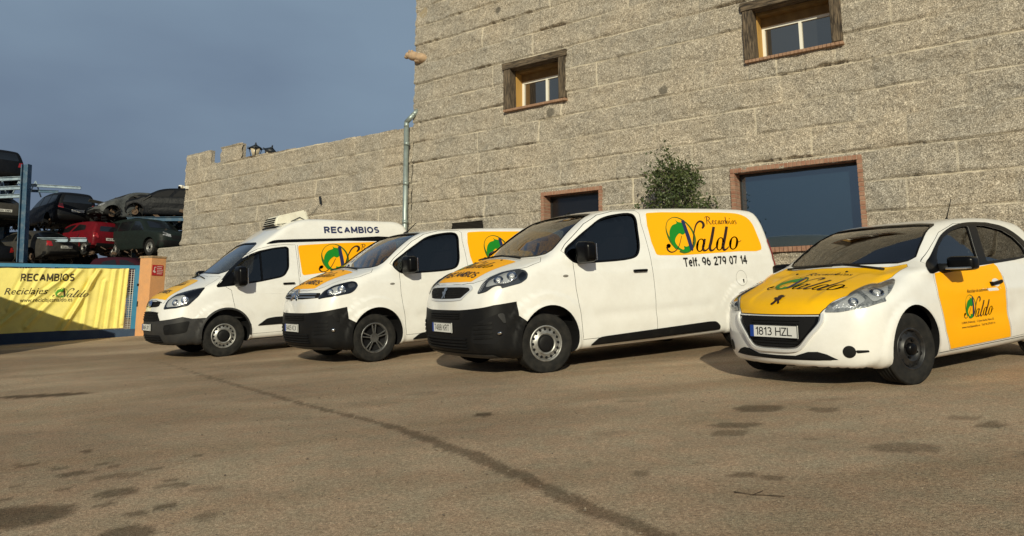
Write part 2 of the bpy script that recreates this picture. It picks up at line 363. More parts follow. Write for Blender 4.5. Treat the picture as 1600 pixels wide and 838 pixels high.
# ---------------------------------------------------------------- ground
SX, SY = .0461622, .0388169
def gz(X, Y):
    r = np.hypot(X, Y); k = np.minimum(1, 48 / np.maximum(r, 1e-6))
    return (SX * X + SY * Y) * k
def build_ground():
    rr = [0.0, .5, .9]; r = 1.2
    while r < 40: rr.append(r); r *= 1.0115
    while r < 900: rr.append(r); r *= 1.25
    aa = list(np.radians(np.arange(-42, 42.01, .24))) + list(np.radians(np.arange(48, 318, 6)))
    nr, na = len(rr), len(aa); R, A = np.meshgrid(rr, aa, indexing='ij')
    X = R * np.sin(A); Y = R * np.cos(A)
    fade = np.clip((45 - R) / 20, 0, 1)
    Z = gz(X, Y) + fade * (.010 * fbm(X * .7, Y * .7, 3, 3) + .004 * fbm(X * 6, Y * 6, 4, 5))
    # oil drips, damp patches and the long filled trench: marks of the yard itself
    wx = X + .04 * fbm(X * 9, Y * 9, 4, 11); wy = Y + .04 * fbm(X * 9, Y * 9, 4, 12)
    S = np.zeros_like(X)
    spots = [(-2.60,4.10,.30,.15,.9),(-2.25,4.46,.13,.07,.8),(-1.83,3.74,.13,.09,.8),(-5.45,8.88,.62,.10,1),(-2.45,4.84,.16,.05,.55),(-1.83,4.16,.07,.05,.8),
      (1.915,5.99,.20,.11,.8),(1.565,5.41,.20,.07,.75),(1.45,5.17,.13,.07,.65),(2.30,4.57,.22,.10,.6),(2.33,5.79,.12,.07,.6),(-.24,6.31,.09,.06,1),(-3.07,5.63,.06,.04,.8),(-2.79,4.98,.12,.05,.8),
      (-1.75,4.44,.09,.04,.45),(-1.53,3.95,.07,.045,.5),(1.22,4.15,.07,.04,.7),(1.35,4.08,.07,.04,.7),(.70,4.28,.06,.04,.6),(3.13,5.04,.12,.06,.75),(3.09,5.29,.12,.05,.5),(.66,5.37,.13,.06,.3),
      (-3.3,5.3,.10,.03,.7),(-3.0,5.15,.08,.03,.7),(-2.3,5.0,.05,.03,.7),(-3.0,4.75,.05,.03,.6),(-2.05,4.7,.06,.03,.7),(-2.0,4.58,.11,.035,.7),(-2.9,4.45,.08,.03,.7),(-2.65,4.6,.07,.03,.6),(-2.2,4.25,.06,.03,.7),(-1.95,4.05,.07,.03,.7),
      (-2.4,4.25,.05,.02,.8),(-3.3,4.7,.07,.03,.6),(-2.75,5.2,.05,.03,.7),(-2.6,5.1,.05,.025,.7),(-2.15,5.35,.05,.02,.7),(1.0,6.6,.10,.04,.4),(-.9,7.6,.25,.07,.35),(-1.9,6.6,.35,.06,.25),(2.9,4.3,.10,.05,.5),(1.9,4.9,.06,.03,.5),(.45,4.6,.04,.02,.6),(2.6,6.2,.15,.05,.35)]
    for x, y, a, b, k in spots:
        d = np.hypot((wx - x) / a, (wy - y) / (b * 1.5)); S = np.maximum(S, .88 * k * (1 - sstep(.80, 1.08, d)))
    line = [(-6.6,13.5),(-4.93,11.29),(-3.89,9.87),(-2.83,8.45),(-2.04,7.39),(-1.52,6.75),(-1.02,6.14),(-.54,5.39),(-.25,4.92),(0,4.45),(.2,4.09),(.36,3.74),(.49,3.54),(.62,3.33),(1.3,2.2),(1.9,1.0)]
    for (a, b) in zip(line[:-1], line[1:]):
        ex, ey = b[0] - a[0], b[1] - a[1]; t = np.clip(((wx - a[0]) * ex + (wy - a[1]) * ey) / (ex * ex + ey * ey), 0, 1)
        d = np.hypot(wx - a[0] - t * ex, wy - a[1] - t * ey) + .015 * fbm(X * 9, Y * 9, 3, 31)
        y = a[1] + t * ey; w = np.interp(y, [3, 5.2, 6.5, 11, 14], [.056, .068, .040, .032, .015])
        S = np.maximum(S, np.interp(y, [3, 7, 10, 13], [.66, .64, .48, .05]) * (1 - sstep(w * .80, w * 1.15, d)))
    # tyre scuffs and dusty, lighter wear
    T = .5 + .55 * fbm(X * .45 + 9, Y * .8, 5, 41, .6) + .22 * np.exp(-((X - 1.2) / 3.2) ** 2 - ((Y - 7.0) / 2.6) ** 2) - .16 * np.exp(-((X + 3.6) / 2.2) ** 2 - ((Y - 7.5) / 2.8) ** 2) + .12 * np.exp(-((X + .6) / 1.2) ** 2 - ((Y - 4.0) / 1.6) ** 2); T2 = .5 + .5 * fbm((X + Y * .4) * .5, (Y - X * .3) * 2.4, 4, 51)
    V = np.stack([X, Y, Z], -1).reshape(-1, 3); F = []
    for i in range(nr - 1):
        for j in range(na):
            k = (j + 1) % na; F.append((i * na + j, i * na + k, (i + 1) * na + k, (i + 1) * na + j))
    me = mesh_from('ground', V, F, True)
    for nm, arr in (('stain', S), ('wear', T), ('scuff', T2)):
        at = me.attributes.new(nm, 'FLOAT', 'POINT'); at.data.foreach_set('value', arr.reshape(-1).astype(np.float32))
    m = bpy.data.materials.new('packed_dirt'); m.use_nodes = True; nt = m.node_tree; b = nt.nodes['Principled BSDF']; L = nt.links.new
    b.inputs['Roughness'].default_value = .92; _sock(b, 'Specular IOR Level').default_value = .2
    def attr(n):
        a = nt.nodes.new('ShaderNodeAttribute'); a.attribute_name = n; return a.outputs['Fac']
    def noise(sc, det=6, ro=.6):
        n = nt.nodes.new('ShaderNodeTexNoise'); n.inputs['Scale'].default_value = sc; n.inputs['Detail'].default_value = det; n.inputs['Roughness'].default_value = ro
        L(tc.outputs['Object'], n.inputs['Vector']); return n.outputs[0]
    def ramp(f, p0, c0, p1, c1):
        r = nt.nodes.new('ShaderNodeValToRGB'); r.color_ramp.elements[0].position = p0; r.color_ramp.elements[0].color = (*c0, 1); r.color_ramp.elements[1].position = p1; r.color_ramp.elements[1].color = (*c1, 1); L(f, r.inputs[0]); return r.outputs[0]
    def mix(f, a, c, mode='MIX'):
        x = nt.nodes.new('ShaderNodeMix'); x.data_type = 'RGBA'; x.blend_type = mode
        if isinstance(f, float): x.inputs[0].default_value = f
        else: L(f, x.inputs[0])
        for q, i in ((a, 6), (c, 7)):
            if isinstance(q, tuple): x.inputs[i].default_value = (*q, 1)
            else: L(q, x.inputs[i])
        return x.outputs[2]
    tc = nt.nodes.new('ShaderNodeTexCoord')
    c = ramp(attr('wear'), .32, (.325, .248, .178), .68, (.482, .380, .278))
    c = mix(ramp(attr('scuff'), .42, (0, 0, 0), .75, (.55, .55, .55)), c, (.305, .226, .150))
    c = mix(1.0, c, ramp(noise(55, 3, .7), .25, (.50, .47, .44), .75, (1.42, 1.42, 1.40)), 'MULTIPLY')
    c = mix(1.0, c, ramp(noise(240, 2, .6), .33, (.45, .42, .40), .70, (1.55, 1.54, 1.52)), 'MULTIPLY')
    c = mix(1.0, c, ramp(noise(4.5, 5, .7), .36, (1.07, .99, .94), .64, (.92, .97, .95)), 'MULTIPLY')
    c = mix(ramp(noise(13, 6, .8), .57, (0, 0, 0), .70, (.50, .50, .50)), c, mix(1.0, c, (.62, .58, .54), 'MULTIPLY'))
    c = mix(ramp(noise(9.3, 6, .75), .60, (0, 0, 0), .72, (.45, .45, .45)), c, mix(1.0, c, (1.30, 1.27, 1.22), 'MULTIPLY'))
    v = nt.nodes.new('ShaderNodeTexVoronoi'); v.inputs['Scale'].default_value = 42; L(tc.outputs['Object'], v.inputs['Vector'])
    c = mix(ramp(v.outputs['Distance'], .05, (.5, .5, .5), .14, (0, 0, 0)), c, (.56, .43, .29))
    v2 = nt.nodes.new('ShaderNodeTexVoronoi'); v2.inputs['Scale'].default_value = 23; L(tc.outputs['Object'], v2.inputs['Vector'])
    c = mix(ramp(v2.outputs['Distance'], .03, (.6, .6, .6), .09, (0, 0, 0)), c, (.13, .09, .055))
    c = mix(attr('stain'), c, mix(1.0, c, (.24, .22, .19), 'MULTIPLY'))
    L(c, b.inputs['Base Color'])
    bp = nt.nodes.new('ShaderNodeBump'); bp.inputs['Strength'].default_value = .8; bp.inputs['Distance'].default_value = .014
    L(noise(70, 8, .7), bp.inputs['Height']); L(bp.outputs[0], b.inputs['Normal'])
    o = link_mesh('ground', me, m); tag(o, 'packed tan dirt yard with oil spots and a long dark filled trench', 'ground', kind='structure')
    # loose stones
    rng = np.random.default_rng(5); V = []; F = []
    base = np.array([(1, 0, 0), (0, 1, 0), (-1, 0, 0), (0, -1, 0), (0, 0, .7), (0, 0, -.5)]); fb = [(0, 1, 4), (1, 2, 4), (2, 3, 4), (3, 0, 4), (1, 0, 5), (2, 1, 5), (3, 2, 5), (0, 3, 5)]
    for _ in range(4200):
        d = 2.0 + 11 * rng.random() ** 1.6; a = math.radians(rng.uniform(-38, 38)); x, y = d * math.sin(a), d * math.cos(a)
        s = .0025 + .009 * rng.random() ** 4; q = base * s * rng.uniform(.6, 1.3, (6, 1)); t = rng.random() * 6.28
        c_, s_ = math.cos(t), math.sin(t); q = q @ np.array([[c_, s_, 0], [-s_, c_, 0], [0, 0, 1]]); n0 = len(V)
        V += [tuple(p + (x, y, gz(x, y) + s * .3)) for p in q]; F += [tuple(i + n0 for i in f) for f in fb]
    o = add('loose_gravel', V, F, mat('gravel_stone', (.30, .24, .17), .9, var=((.13, .10, .075), 30, .4, .6))); tag(o, 'fine loose gravel scattered over the dirt yard', 'gravel', kind='stuff')
build_ground()

# ---------------------------------------------------------------- stone building
WN = np.array([.612, .791, 0]); WN /= np.linalg.norm(WN); WU = np.array([WN[1], -WN[0], 0]); WD = 12.8
WMAT = Matrix(((WU[0], WN[0], 0, WN[0] * WD), (WU[1], WN[1], 0, WN[1] * WD), (0, 0, 1, EYE), (0, 0, 0, 1)))   # wall frame: x along, y into the wall, z up (eye level = 0)
COURSE0, COURSE = 2.95, .503
JOINTS = [(-12.61,7.23),(-11.81,7.23),(-12.1,6.75),(-10.48,6.73),(-9.1,6.19),(-10.93,5.79),(-7.55,5.7),(-7.67,4.68),(-12.33,5.13),(-12.22,3.69),(-10.09,4.19),(-9.59,4.08),(-9.05,4.08),(-8.56,4.09),(-10.86,3.19),(-8.62,3.18),(-8.61,2.71),(-12.92,3.18),(-10.71,2.7),(-11.43,2.71),
 (-5.4,5.61),(-5.02,5.19),(-5.37,4.25),(-4.5,4.06),(-4.0,4.03),(-3.51,4.07),(-6.05,3.73),(-6.39,3.16),(-5.65,2.77),(-7.28,2.74),(-5.29,2.25),(-2.12,4.66),(-.73,4.2),(-2.45,3.7),(-1.17,3.22),(-2.74,3.26),(-3.02,4.08),(-2.84,4.04),(-2.74,3.11),(-2.05,2.66),(-1.4,2.15),(-2.12,1.75),
 (-17.94,3.8),(-15.89,3.59),(-14.09,3.72),(-23.06,3.22),(-14.17,2.69),(-15.84,2.67),(-22.96,3.17),(-22.41,2.15),(-22.9,1.61),(-19.55,2.62)]
def wall_heights(U, Vv, seed):
    k = np.floor((Vv - COURSE0) / COURSE).astype(int); fv = (Vv - COURSE0) / COURSE - k        # 0 bottom .. 1 top of its course
    rows = {}
    for u, z in JOINTS: rows.setdefault(int(math.floor((z - COURSE0) / COURSE)), []).append(u)
    H = np.zeros_like(U); mort = np.zeros_like(U); tone = np.zeros_like(U)
    big = fbm(U * .9, Vv * 1.6, 4, seed + 1); med = fbm((U + .7 * Vv) * 2.6, (Vv - .35 * U) * 5.5, 5, seed + 2, .55); fine = fbm(U * 14, Vv * 14, 3, seed + 3)
    for kk in np.unique(k):
        rng = random.Random(int(kk) * 7 + seed); js = sorted(rows.get(int(kk), [])); full = []
        prev = -26.5
        for j in js + [3.5]:
            while j - prev > 3.3:
                prev += rng.uniform(1.3, 2.2)
                if j - prev > .5: full.append(prev)
            full.append(j); prev = j
        full = np.array([-30] + sorted(full) + [9.0]); m = k == kk; u = U[m]
        idx = np.clip(np.searchsorted(full, u) - 1, 0, len(full) - 2); l = u - full[idx]; r = full[idx + 1] - u
        rs = np.random.default_rng(int(kk) * 31 + 500 + seed); off = rs.uniform(-.010, .014, len(full)); lip = rs.uniform(-.25, .8, len(full)); tn = rs.uniform(0, 1, len(full))
        f = fv[m]; e = np.minimum(l, r)
        cen = off[idx] + .026 * big[m] + .048 * med[m] + .008 * fine[m]
        lipn = np.clip(.28 + .55 * lip[idx] + 1.0 * fbm(u * .8, u * 0 + kk * 3.7, 4, seed + 9), 0, 1.1)
        bulge = .040 * lipn * (1 - sstep(.05, .75, f))                                       # rough face swells towards a broken lower edge
        ragged = .020 + .10 * lipn * np.clip(.40 + 1.5 * fbm(u * 3.2, u * 0 + kk * 1.9, 5, seed + 15, .65), .10, 1.1)
        under = sstep(ragged * .35, ragged * 1.15, f)                                         # and is undercut just above the joint
        h = cen + bulge; h = h * 1.0
        dep = .010 + .034 * lipn; h = -dep + (h + dep) * under
        h -= .010 * sstep(.965, 1.0, f) + .009 * (1 - sstep(.006, .024, e))
        H[m] = h; tone[m] = tn[idx]
        mort[m] = np.maximum((f > .962) * (.45 + .55 * (lipn < .45)), np.clip(1.1 - e / .012, 0, 1)) * np.clip(.72 + 1.2 * fbm(u * 2.2, u * 0 + kk, 3, seed + 21), 0, 1)
    return H, mort, tone
def stone_mat():
    m = bpy.data.materials.new('rough_granite'); m.use_nodes = True; nt = m.node_tree; b = nt.nodes['Principled BSDF']; L = nt.links.new
    b.inputs['Roughness'].default_value = .9; _sock(b, 'Specular IOR Level').default_value = .25
    tc = nt.nodes.new('ShaderNodeTexCoord')
    def noise(sc, det, ro=.6):
        n = nt.nodes.new('ShaderNodeTexNoise'); n.inputs['Scale'].default_value = sc; n.inputs['Detail'].default_value = det; n.inputs['Roughness'].default_value = ro; L(tc.outputs['Object'], n.inputs['Vector']); return n.outputs[0]
    def ramp(f, st):
        r = nt.nodes.new('ShaderNodeValToRGB'); el = r.color_ramp.elements
        el[0].position, el[0].color = st[0][0], (*st[0][1], 1); el[1].position, el[1].color = st[-1][0], (*st[-1][1], 1)
        for p, c in st[1:-1]:
            e = el.new(p); e.color = (*c, 1)
        L(f, r.inputs[0]); return r.outputs[0]
    def mix(f, a, c, mode='MIX'):
        x = nt.nodes.new('ShaderNodeMix'); x.data_type = 'RGBA'; x.blend_type = mode
        if isinstance(f, float): x.inputs[0].default_value = f
        else: L(f, x.inputs[0])
        for q, i in ((a, 6), (c, 7)):
            if isinstance(q, tuple): x.inputs[i].default_value = (*q, 1)
            else: L(q, x.inputs[i])
        return x.outputs[2]
    at = nt.nodes.new('ShaderNodeAttribute'); at.attribute_name = 'tone'; am = nt.nodes.new('ShaderNodeAttribute'); am.attribute_name = 'mortar'
    sp = ramp(noise(62, 1.6, .6), [(.27, (.088, .078, .064)), (.42, (.250, .220, .180)), (.54, (.362, .320, .264)), (.71, (.73, .67, .58))])
    sp = mix(1.0, sp, ramp(noise(17, 2, .6), [(.3, (.80, .80, .80)), (.7, (1.2, 1.2, 1.2))]), 'MULTIPLY')
    g = ramp(noise(.9, 5, .65), [(.36, (.90, .91, .92)), (.64, (1.06, 1.03, .99))])
    c = mix(1.0, sp, g, 'MULTIPLY'); c = mix(1.0, c, ramp(at.outputs['Fac'], [(0, (.94, .95, .95)), (1, (1.06, 1.04, 1.0))]), 'MULTIPLY')
    c = mix(ramp(noise(2.3, 3, .5), [(.70, (0, 0, 0)), (.76, (.55, .55, .55))]), c, mix(1.0, c, (.62, .62, .64), 'MULTIPLY'))
    v = nt.nodes.new('ShaderNodeTexVoronoi'); v.inputs['Scale'].default_value = .62; L(tc.outputs['Object'], v.inputs['Vector'])
    c = mix(ramp(v.outputs['Distance'], [(.055, (.75, .75, .75)), (.075, (0, 0, 0))]), c, (.09, .08, .065))       # dark inclusions in the granite
    c = mix(am.outputs['Fac'], c, (.60, .53, .41)); L(c, b.inputs['Base Color'])
    bp = nt.nodes.new('ShaderNodeBump'); bp.inputs['Strength'].default_value = .6; bp.inputs['Distance'].default_value = .02
    L(noise(30, 7, .7), bp.inputs['Height']); L(bp.outputs[0], b.inputs['Normal'])
    return m
M_STONE = stone_mat()
M_STONEBACK = mat('plain_render', (.33, .27, .18), .9, var=((.26, .21, .14), 3, .4, .7))
def stone_face(name, u0, u1, z0, z1, du, dz, holes, parent, seed, keep=None, extra=None):
    us = np.arange(u0, u1 + du * .5, du); zs = np.arange(z0, z1 + dz * .5, dz); U, Z = np.meshgrid(us, zs, indexing='ij')
    H, mo, to = wall_heights(U, Z, seed); nu, nz = U.shape
    V = np.stack([U, -H, Z], -1).reshape(-1, 3); ii, jj = np.meshgrid(np.arange(nu - 1), np.arange(nz - 1), indexing='ij')
    cu = us[ii] + du / 2; cz = zs[jj] + dz / 2; ok = np.ones(ii.shape, bool)
    for a, b_, c, d in holes: ok &= ~((cu > a) & (cu < b_) & (cz > c) & (cz < d))
    if keep is not None: ok &= keep(cu, cz)
    a = (ii * nz + jj)[ok]; F = np.stack([a, a + nz, a + nz + 1, a + 1], -1)
    used = np.unique(F); rem = np.full(len(V), -1); rem[used] = np.arange(len(used)); F = rem[F]; V = V[used]
    me = bpy.data.meshes.new(name); me.vertices.add(len(V)); me.vertices.foreach_set('co', V.reshape(-1).astype(np.float32))
    me.loops.add(F.size); me.loops.foreach_set('vertex_index', F.reshape(-1).astype(np.int32)); me.polygons.add(len(F)); me.polygons.foreach_set('loop_start', (np.arange(len(F)) * 4).astype(np.int32))
    me.update(calc_edges=True); me.shade_smooth()
    for nm, arr in (('mortar', mo), ('tone', to)):
        at = me.attributes.new(nm, 'FLOAT', 'POINT'); at.data.foreach_set('value', arr.reshape(-1)[used].astype(np.float32))
    if extra is not None:
        bm = bmesh.new(); bm.from_mesh(me); n0 = len(bm.faces); mb = MB(); mb.bm.free(); mb.bm = bm; extra(mb); bm.to_mesh(me); bm.free()
    return link_mesh(name, me, [M_STONE, M_STONEBACK], parent)
bld = tag(empty('stone_building', mat=WMAT), 'tall rough granite block building with timber framed upper windows', 'building')
HOLES = [(-10.02, -8.50, 4.30, 5.34), (-4.46, -2.94, 4.30, 5.34), (-4.86, -2.80, .93, 2.30), (-9.03, -7.68, -.3, 2.28), (-11.68, -10.71, 1.70, 1.89)]
def bld_back(mb):
    for u0, u1 in ((-12.99, -12.65), (1.75, 2.0)): mb.box(((u0 + u1) / 2, 3.03, 3.6), (u1 - u0, 6.0, 9.6), mi=1)
    mb.box((-5.5, 6.2, 3.6), (15, .3, 9.6), mi=1); mb.box((-5.5, 3.1, 8.30), (14.98, 6.1, .2), mi=1)
    for z in (3.1, 5.9): mb.box((-5.5, 3.6, z), (14.2, 4.9, .2), mi=1)
stone_face('wall', -13.0, 2.0, -.95, 8.4, .024, .019, HOLES, bld, 2, extra=bld_back)

bw = tag(empty('boundary_wall', mat=WMAT), 'lower granite block wall with two battlements left of the tall building', 'wall')
def keep_low(u, z):
    top = np.interp(u, [-23.85, -13], [4.585, 4.40])
    body = (u > -23.82) & (z < top)
    mer = ((u < -22.33) & (u > -23.82) | (u > -21.76) & (u < -20.55)) & (z < 5.03)
    return body | mer | ((u < -23.8) & (z < 1.94))
def low_back(mb):
    mb.box((-18.41, .30, 1.75), (10.76, .5, 5.28), mi=0); mb.box((-24.55, .30, .42), (1.54, .5, 2.96), mi=0)
    mb.box((-23.07, .09, 4.73), (1.44, .11, .56), mi=0); mb.box((-21.155, .09, 4.73), (1.17, .11, .56), mi=0)
stone_face('granite_face', -25.33, -13.01, -1.05, 5.05, .034, .024, [], bw, 5, keep=keep_low, extra=low_back)

# windows of the building: timber surround > white frame, panes, reveal, brick sill
def wood(name, scale):
    m = mat(name, (.030, .022, .015), .9, var=((.19, .14, .09), 6, .36, .70, 8), bump=(9, .9, .03)); nt = m.node_tree
    mp = nt.nodes.new('ShaderNodeMapping'); mp.inputs['Scale'].default_value = scale; tc = [n for n in nt.nodes if n.type == 'TEX_COORD'][0]
    for l in list(nt.links):
        if l.from_node == tc: t = l.to_socket; nt.links.remove(l); nt.links.new(mp.outputs[0], t)
    nt.links.new(tc.outputs['Object'], mp.inputs[0]); return m
M_TIMBER = wood('old_timber_posts', (5, 5, .8)); M_LINTEL = wood('old_timber_lintel', (.8, 5, 5))
M_OCHRE = mat('ochre_paint', (.50, .29, .075), .8)
M_ALU = mat('white_frame', (.80, .78, .70), .4)
M_BRICK = mat('red_brick', (.27, .125, .080), .9, var=((.38, .235, .16), 9, .35, .75), bump=(60, .4, .005))
M_BRICKPALE = mat('brick_sill', (.36, .22, .14), .9, var=((.24, .13, .08), 16, .35, .75))
def mirror_glass(name, base, refl):
    m = mat(name, base, .35); nt = m.node_tree; b = nt.nodes['Principled BSDF']; o = nt.nodes['Material Output']; L = nt.links.new
    g = nt.nodes.new('ShaderNodeBsdfGlossy'); g.inputs['Roughness'].default_value = .01; g.inputs[0].default_value = (.80, .92, 1, 1)
    x = nt.nodes.new('ShaderNodeMixShader'); x.inputs[0].default_value = refl; L(b.outputs[0], x.inputs[1]); L(g.outputs[0], x.inputs[2]); L(x.outputs[0], o.inputs[0]); return m
M_PANE = mirror_glass('window_pane', (.010, .010, .010), .24); M_PANE.node_tree.nodes['Glossy BSDF'].inputs[0].default_value = (1, .88, .74, 1)
M_DARKPANE = mirror_glass('unlit_pane', (.004, .004, .005), .035)
M_BIGPANE = mirror_glass('tinted_pane', (.005, .019, .032), .24)
def wav_box(mb, c, size, amp, seed):
    rng = random.Random(seed); n0 = len(mb.bm.verts); mb.box(c, size, bevel=.012)
    mb.bm.verts.ensure_lookup_table()
    for v in mb.bm.verts[n0:]: v.co += Vector((rng.uniform(-amp, amp), 0, rng.uniform(-amp, amp)))
def timber_window(u0):
    mb = MB()
    for x in (.225, .885, 1.495): mb.box((u0 + x, .445, 4.70), (.052, .06, .72))
    mb.box((u0 + .85, .446, 5.03), (1.31, .056, .06)); mb.box((u0 + .85, .446, 4.355), (1.31, .056, .05)); w = mb.done('window', M_ALU, bld)
    for c, sz, sd in (((u0 + .10, .070, 4.80), (.185, .25, .92), 2), ((u0 + 1.595, .070, 4.80), (.175, .25, .92), 3)):      # hand-hewn timber
        mb = MB(); wav_box(mb, c, sz, .010, sd); mb.done('timber_post', M_TIMBER, w)
    mb = MB(); wav_box(mb, (u0 + .85, .055, 5.335), (1.72, .26, .155), .012, 1); mb.done('lintel', M_LINTEL, w)
    for x in (.185, 1.52): mb = MB(); mb.box((u0 + x, .34, 4.8), (.03, .30, .96)); mb.done('reveal', M_OCHRE, w)
    mb = MB(); mb.box((u0 + .85, .34, 5.235), (1.34, .30, .05)); mb.box((u0 + .85, .44, 5.13), (1.31, .10, .16)); mb.done('shutter_brown_shade', mat('brown_shade_under_lintel', (.16, .095, .030), .7, var=((.24, .15, .05), 5, .4, .7)), w)  # header and top reveal: shade under the lintel painted in as darker brown
    for a, b in ((.253, .857), (.913, 1.467)):
        mb = MB(); mb.box((u0 + (a + b) / 2, .455, 4.69), (b - a, .012, .62)); mb.done('pane', M_PANE, w)
    mb = MB()
    for i in range(25): mb.box((u0 + .02 + (i + .5) * 1.68 / 25, .13, 4.300), (1.68 / 25 - .008, .42, .052), bevel=.004)
    mb.box((u0 + .86, .14, 4.296), (1.66, .38, .04)); mb.done('sill', M_BRICKPALE, w)
    return w
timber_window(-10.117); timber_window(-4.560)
def brick_opening(u0, u1, z0, z1, sill=True, dark=False):
    mb = MB(); bw_, g = .062, .010; t = .078; rng = random.Random(int(u0 * 10))
    n = int((u1 - u0) / (bw_ + g)); st = (u1 - u0) / n
    for i in range(n): mb.box((u0 + (i + .5) * st, .10 + rng.uniform(-.004, .004), z1 - t / 2), (st - g, .28, t), bevel=.004)
    m = int((z1 - t - z0) / (bw_ + g)); sv = (z1 - t - z0) / m
    for i in range(m):
        for u in (u0 + t / 2, u1 - t / 2): mb.box((u, .10 + rng.uniform(-.004, .004), z0 + (i + .5) * sv), (t, .28, sv - g), bevel=.004)
    w = mb.done('window', M_BRICK, bld)
    mb = MB(); mb.box(((u0 + u1) / 2, .10, z1 - t / 2), (u1 - u0 - .02, .262, t - .012))
    for u in (u0 + t / 2, u1 - t / 2): mb.box((u, .10, (z0 + z1 - t) / 2), (t - .012, .262, z1 - t - z0 - .004))
    mb.done('mortar_bed', mat('mortar', (.40, .33, .24), .95), w)
    if sill:
        mb = MB()
        for i in range(n): mb.box((u0 + (i + .5) * st, .09, z0 - .045), (st - g, .34, .085), bevel=.004)
        mb.box(((u0 + u1) / 2, .10, z0 - .047), (u1 - u0 - .02, .31, .075)); mb.done('sill', M_BRICK, w)
    a, b, c, d = u0 + t, u1 - t, z0, z1 - t
    mb = MB()
    for u in (a + .015, b - .015): mb.box((u, .235, (c + d) / 2), (.03, .04, d - c))
    mb.box(((a + b) / 2, .236, d - .018), (b - a - .06, .038, .036)); mb.box(((a + b) / 2, .236, c + .012), (b - a - .06, .038, .024))
    mb.done('window_frame', mat('dark_frame', (.02, .018, .016), .5), w)
    mb = MB(); mb.box(((a + b) / 2, .245, (c + d) / 2), (b - a - .05, .012, d - c - .05)); mb.done('pane', M_DARKPANE if dark else M_BIGPANE, w)
brick_opening(-4.935, -2.735, .955, 2.385); brick_opening(-9.105, -7.60, -.30, 2.355, sill=False, dark=True)
mb = MB(); mb.box((-11.195, .10, 1.795), (.98, .10, .20))
for i in range(6): mb.box((-11.195, .03, 1.72 + i * .03), (.95, .05, .012), rot=Matrix.Rotation(.5, 3, 'X'))
mb.done('vent_grille', mat('dark_louvre', (.035, .030, .025), .6), bld)
# downpipe in the corner, gargoyle on the edge
M_ZINC = mat('galvanised_pipe', (.36, .42, .40), .45, .5, var=((.25, .30, .28), 6, .4, .7))
mb = MB(); mb.tube([(-12.90, .02, 4.80), (-12.93, -.10, 4.66), (-13.12, -.14, 4.50), (-13.12, -.14, 4.36), (-13.085, -.14, -.9)], .062, n=14)
for z in (3.9, 2.9, 1.95): mb.cyl((-13.10, -.14, z), (-13.10, -.14, z + .09), .070, n=14)
mb.done('downpipe', M_ZINC, bld)
mb = MB(); mb.ball((-12.80, .02, 6.14), (.20, .20, .13), rot=Matrix.Rotation(.3, 3, 'Y'), sub=3); mb.ball((-12.97, -.10, 6.20), (.17, .13, .12), rot=Matrix.Rotation(.25, 3, 'Y'), sub=3); mb.ball((-13.09, -.14, 6.235), (.10, .09, .085), sub=3)
mb.ball((-13.15, -.15, 6.20), (.07, .065, .05), sub=3); mb.ball((-13.03, -.09, 6.33), (.035, .05, .05)); mb.ball((-13.02, -.20, 6.30), (.03, .02, .05)); mb.ball((-12.84, -.06, 6.06), (.12, .08, .06), sub=2)
g = mb.done('gargoyle', mat('sandstone', (.48, .34, .22), .9, var=((.34, .23, .14), 9, .4, .7), bump=(30, .5, .01)), bld)
# lanterns standing behind the low wall, camera on its end
M_IRON = mat('black_iron', (.012, .016, .022), .5)
M_MILK = mat('lantern_glass', (.50, .42, .30), .3)
def lantern(u, y, z, rz, tilt, label, s=1.0):
    t = tag(empty('lantern', mat=WMAT @ Matrix.Translation((u, y, z)) @ Matrix.Rotation(tilt, 4, 'Y') @ Matrix.Rotation(rz, 4, 'Z') @ Matrix.Scale(s, 4)), label, 'lamp', 'lanterns on the low granite wall')
    mb = MB(); mb.cyl((0, 0, -.42), (0, 0, 0), .03, n=8)
    for i in range(4):
        a = math.pi / 4 + i * math.pi / 2; mb.cyl((.115 * math.cos(a) * 1.2, .115 * math.sin(a) * 1.2, 0), (.19 * math.cos(a) * 1.2, .19 * math.sin(a) * 1.2, .30), .013, n=6)
    mb.box((0, 0, 0), (.22, .22, .03)); mb.done('lantern_frame', M_IRON, t)
    mb = MB(); mb.cyl((0, 0, .31), (0, 0, .44), .32, .07, n=4); mb.cyl((0, 0, .44), (0, 0, .48), .07, .03, n=8); mb.ball((0, 0, .51), (.03, .03, .045)); mb.box((0, 0, .305), (.42, .42, .015), rot=Matrix.Rotation(0, 3, 'Z'))
    for i in range(4):
        a = math.pi / 4 + i * math.pi / 2; mb.ball((.27 * math.cos(a), .27 * math.sin(a), .345), (.018, .018, .04))
    mb.bm.transform(Matrix.Rotation(0, 4, 'Z')); mb.done('lantern_roof', M_IRON, t)
    mb = MB(); mb.cyl((0, 0, .015), (0, 0, .298), .145, .235, n=4); mb.bm.transform(Matrix.Rotation(0, 4, 'Z')); mb.done('lantern_pane', M_MILK, t)
lantern(-20.48, .42, 4.62, math.radians(8), 0, 'upright black iron lantern with milky panes, left of the two on the low wall', .85)
lantern(-20.02, .60, 4.54, math.radians(30), math.radians(24), 'tilted black iron lantern, right of the two on the low wall', .80)
t = tag(empty('security_camera', mat=WMAT @ Matrix.Translation((-23.70, -.06, 3.90))), 'small white security camera on the left end of the granite wall', 'security camera')
mb = MB(); mb.box((.05, .03, 0), (.08, .08, .10)); mb.cyl((.04, 0, 0), (-.04, -.10, 0), .025); mb.done('bracket', M_ALU, t)
mb = MB(); mb.box((-.02, -.13, .01), (.11, .17, .10), bevel=.02, rot=Matrix.Rotation(.5, 3, 'Z')); mb.done('housing', M_ALU, t)
mb = MB(); mb.cyl((.01, -.20, -.02), (.03, -.235, -.03), .045); mb.done('lens', M_GLOSSBLK, t)
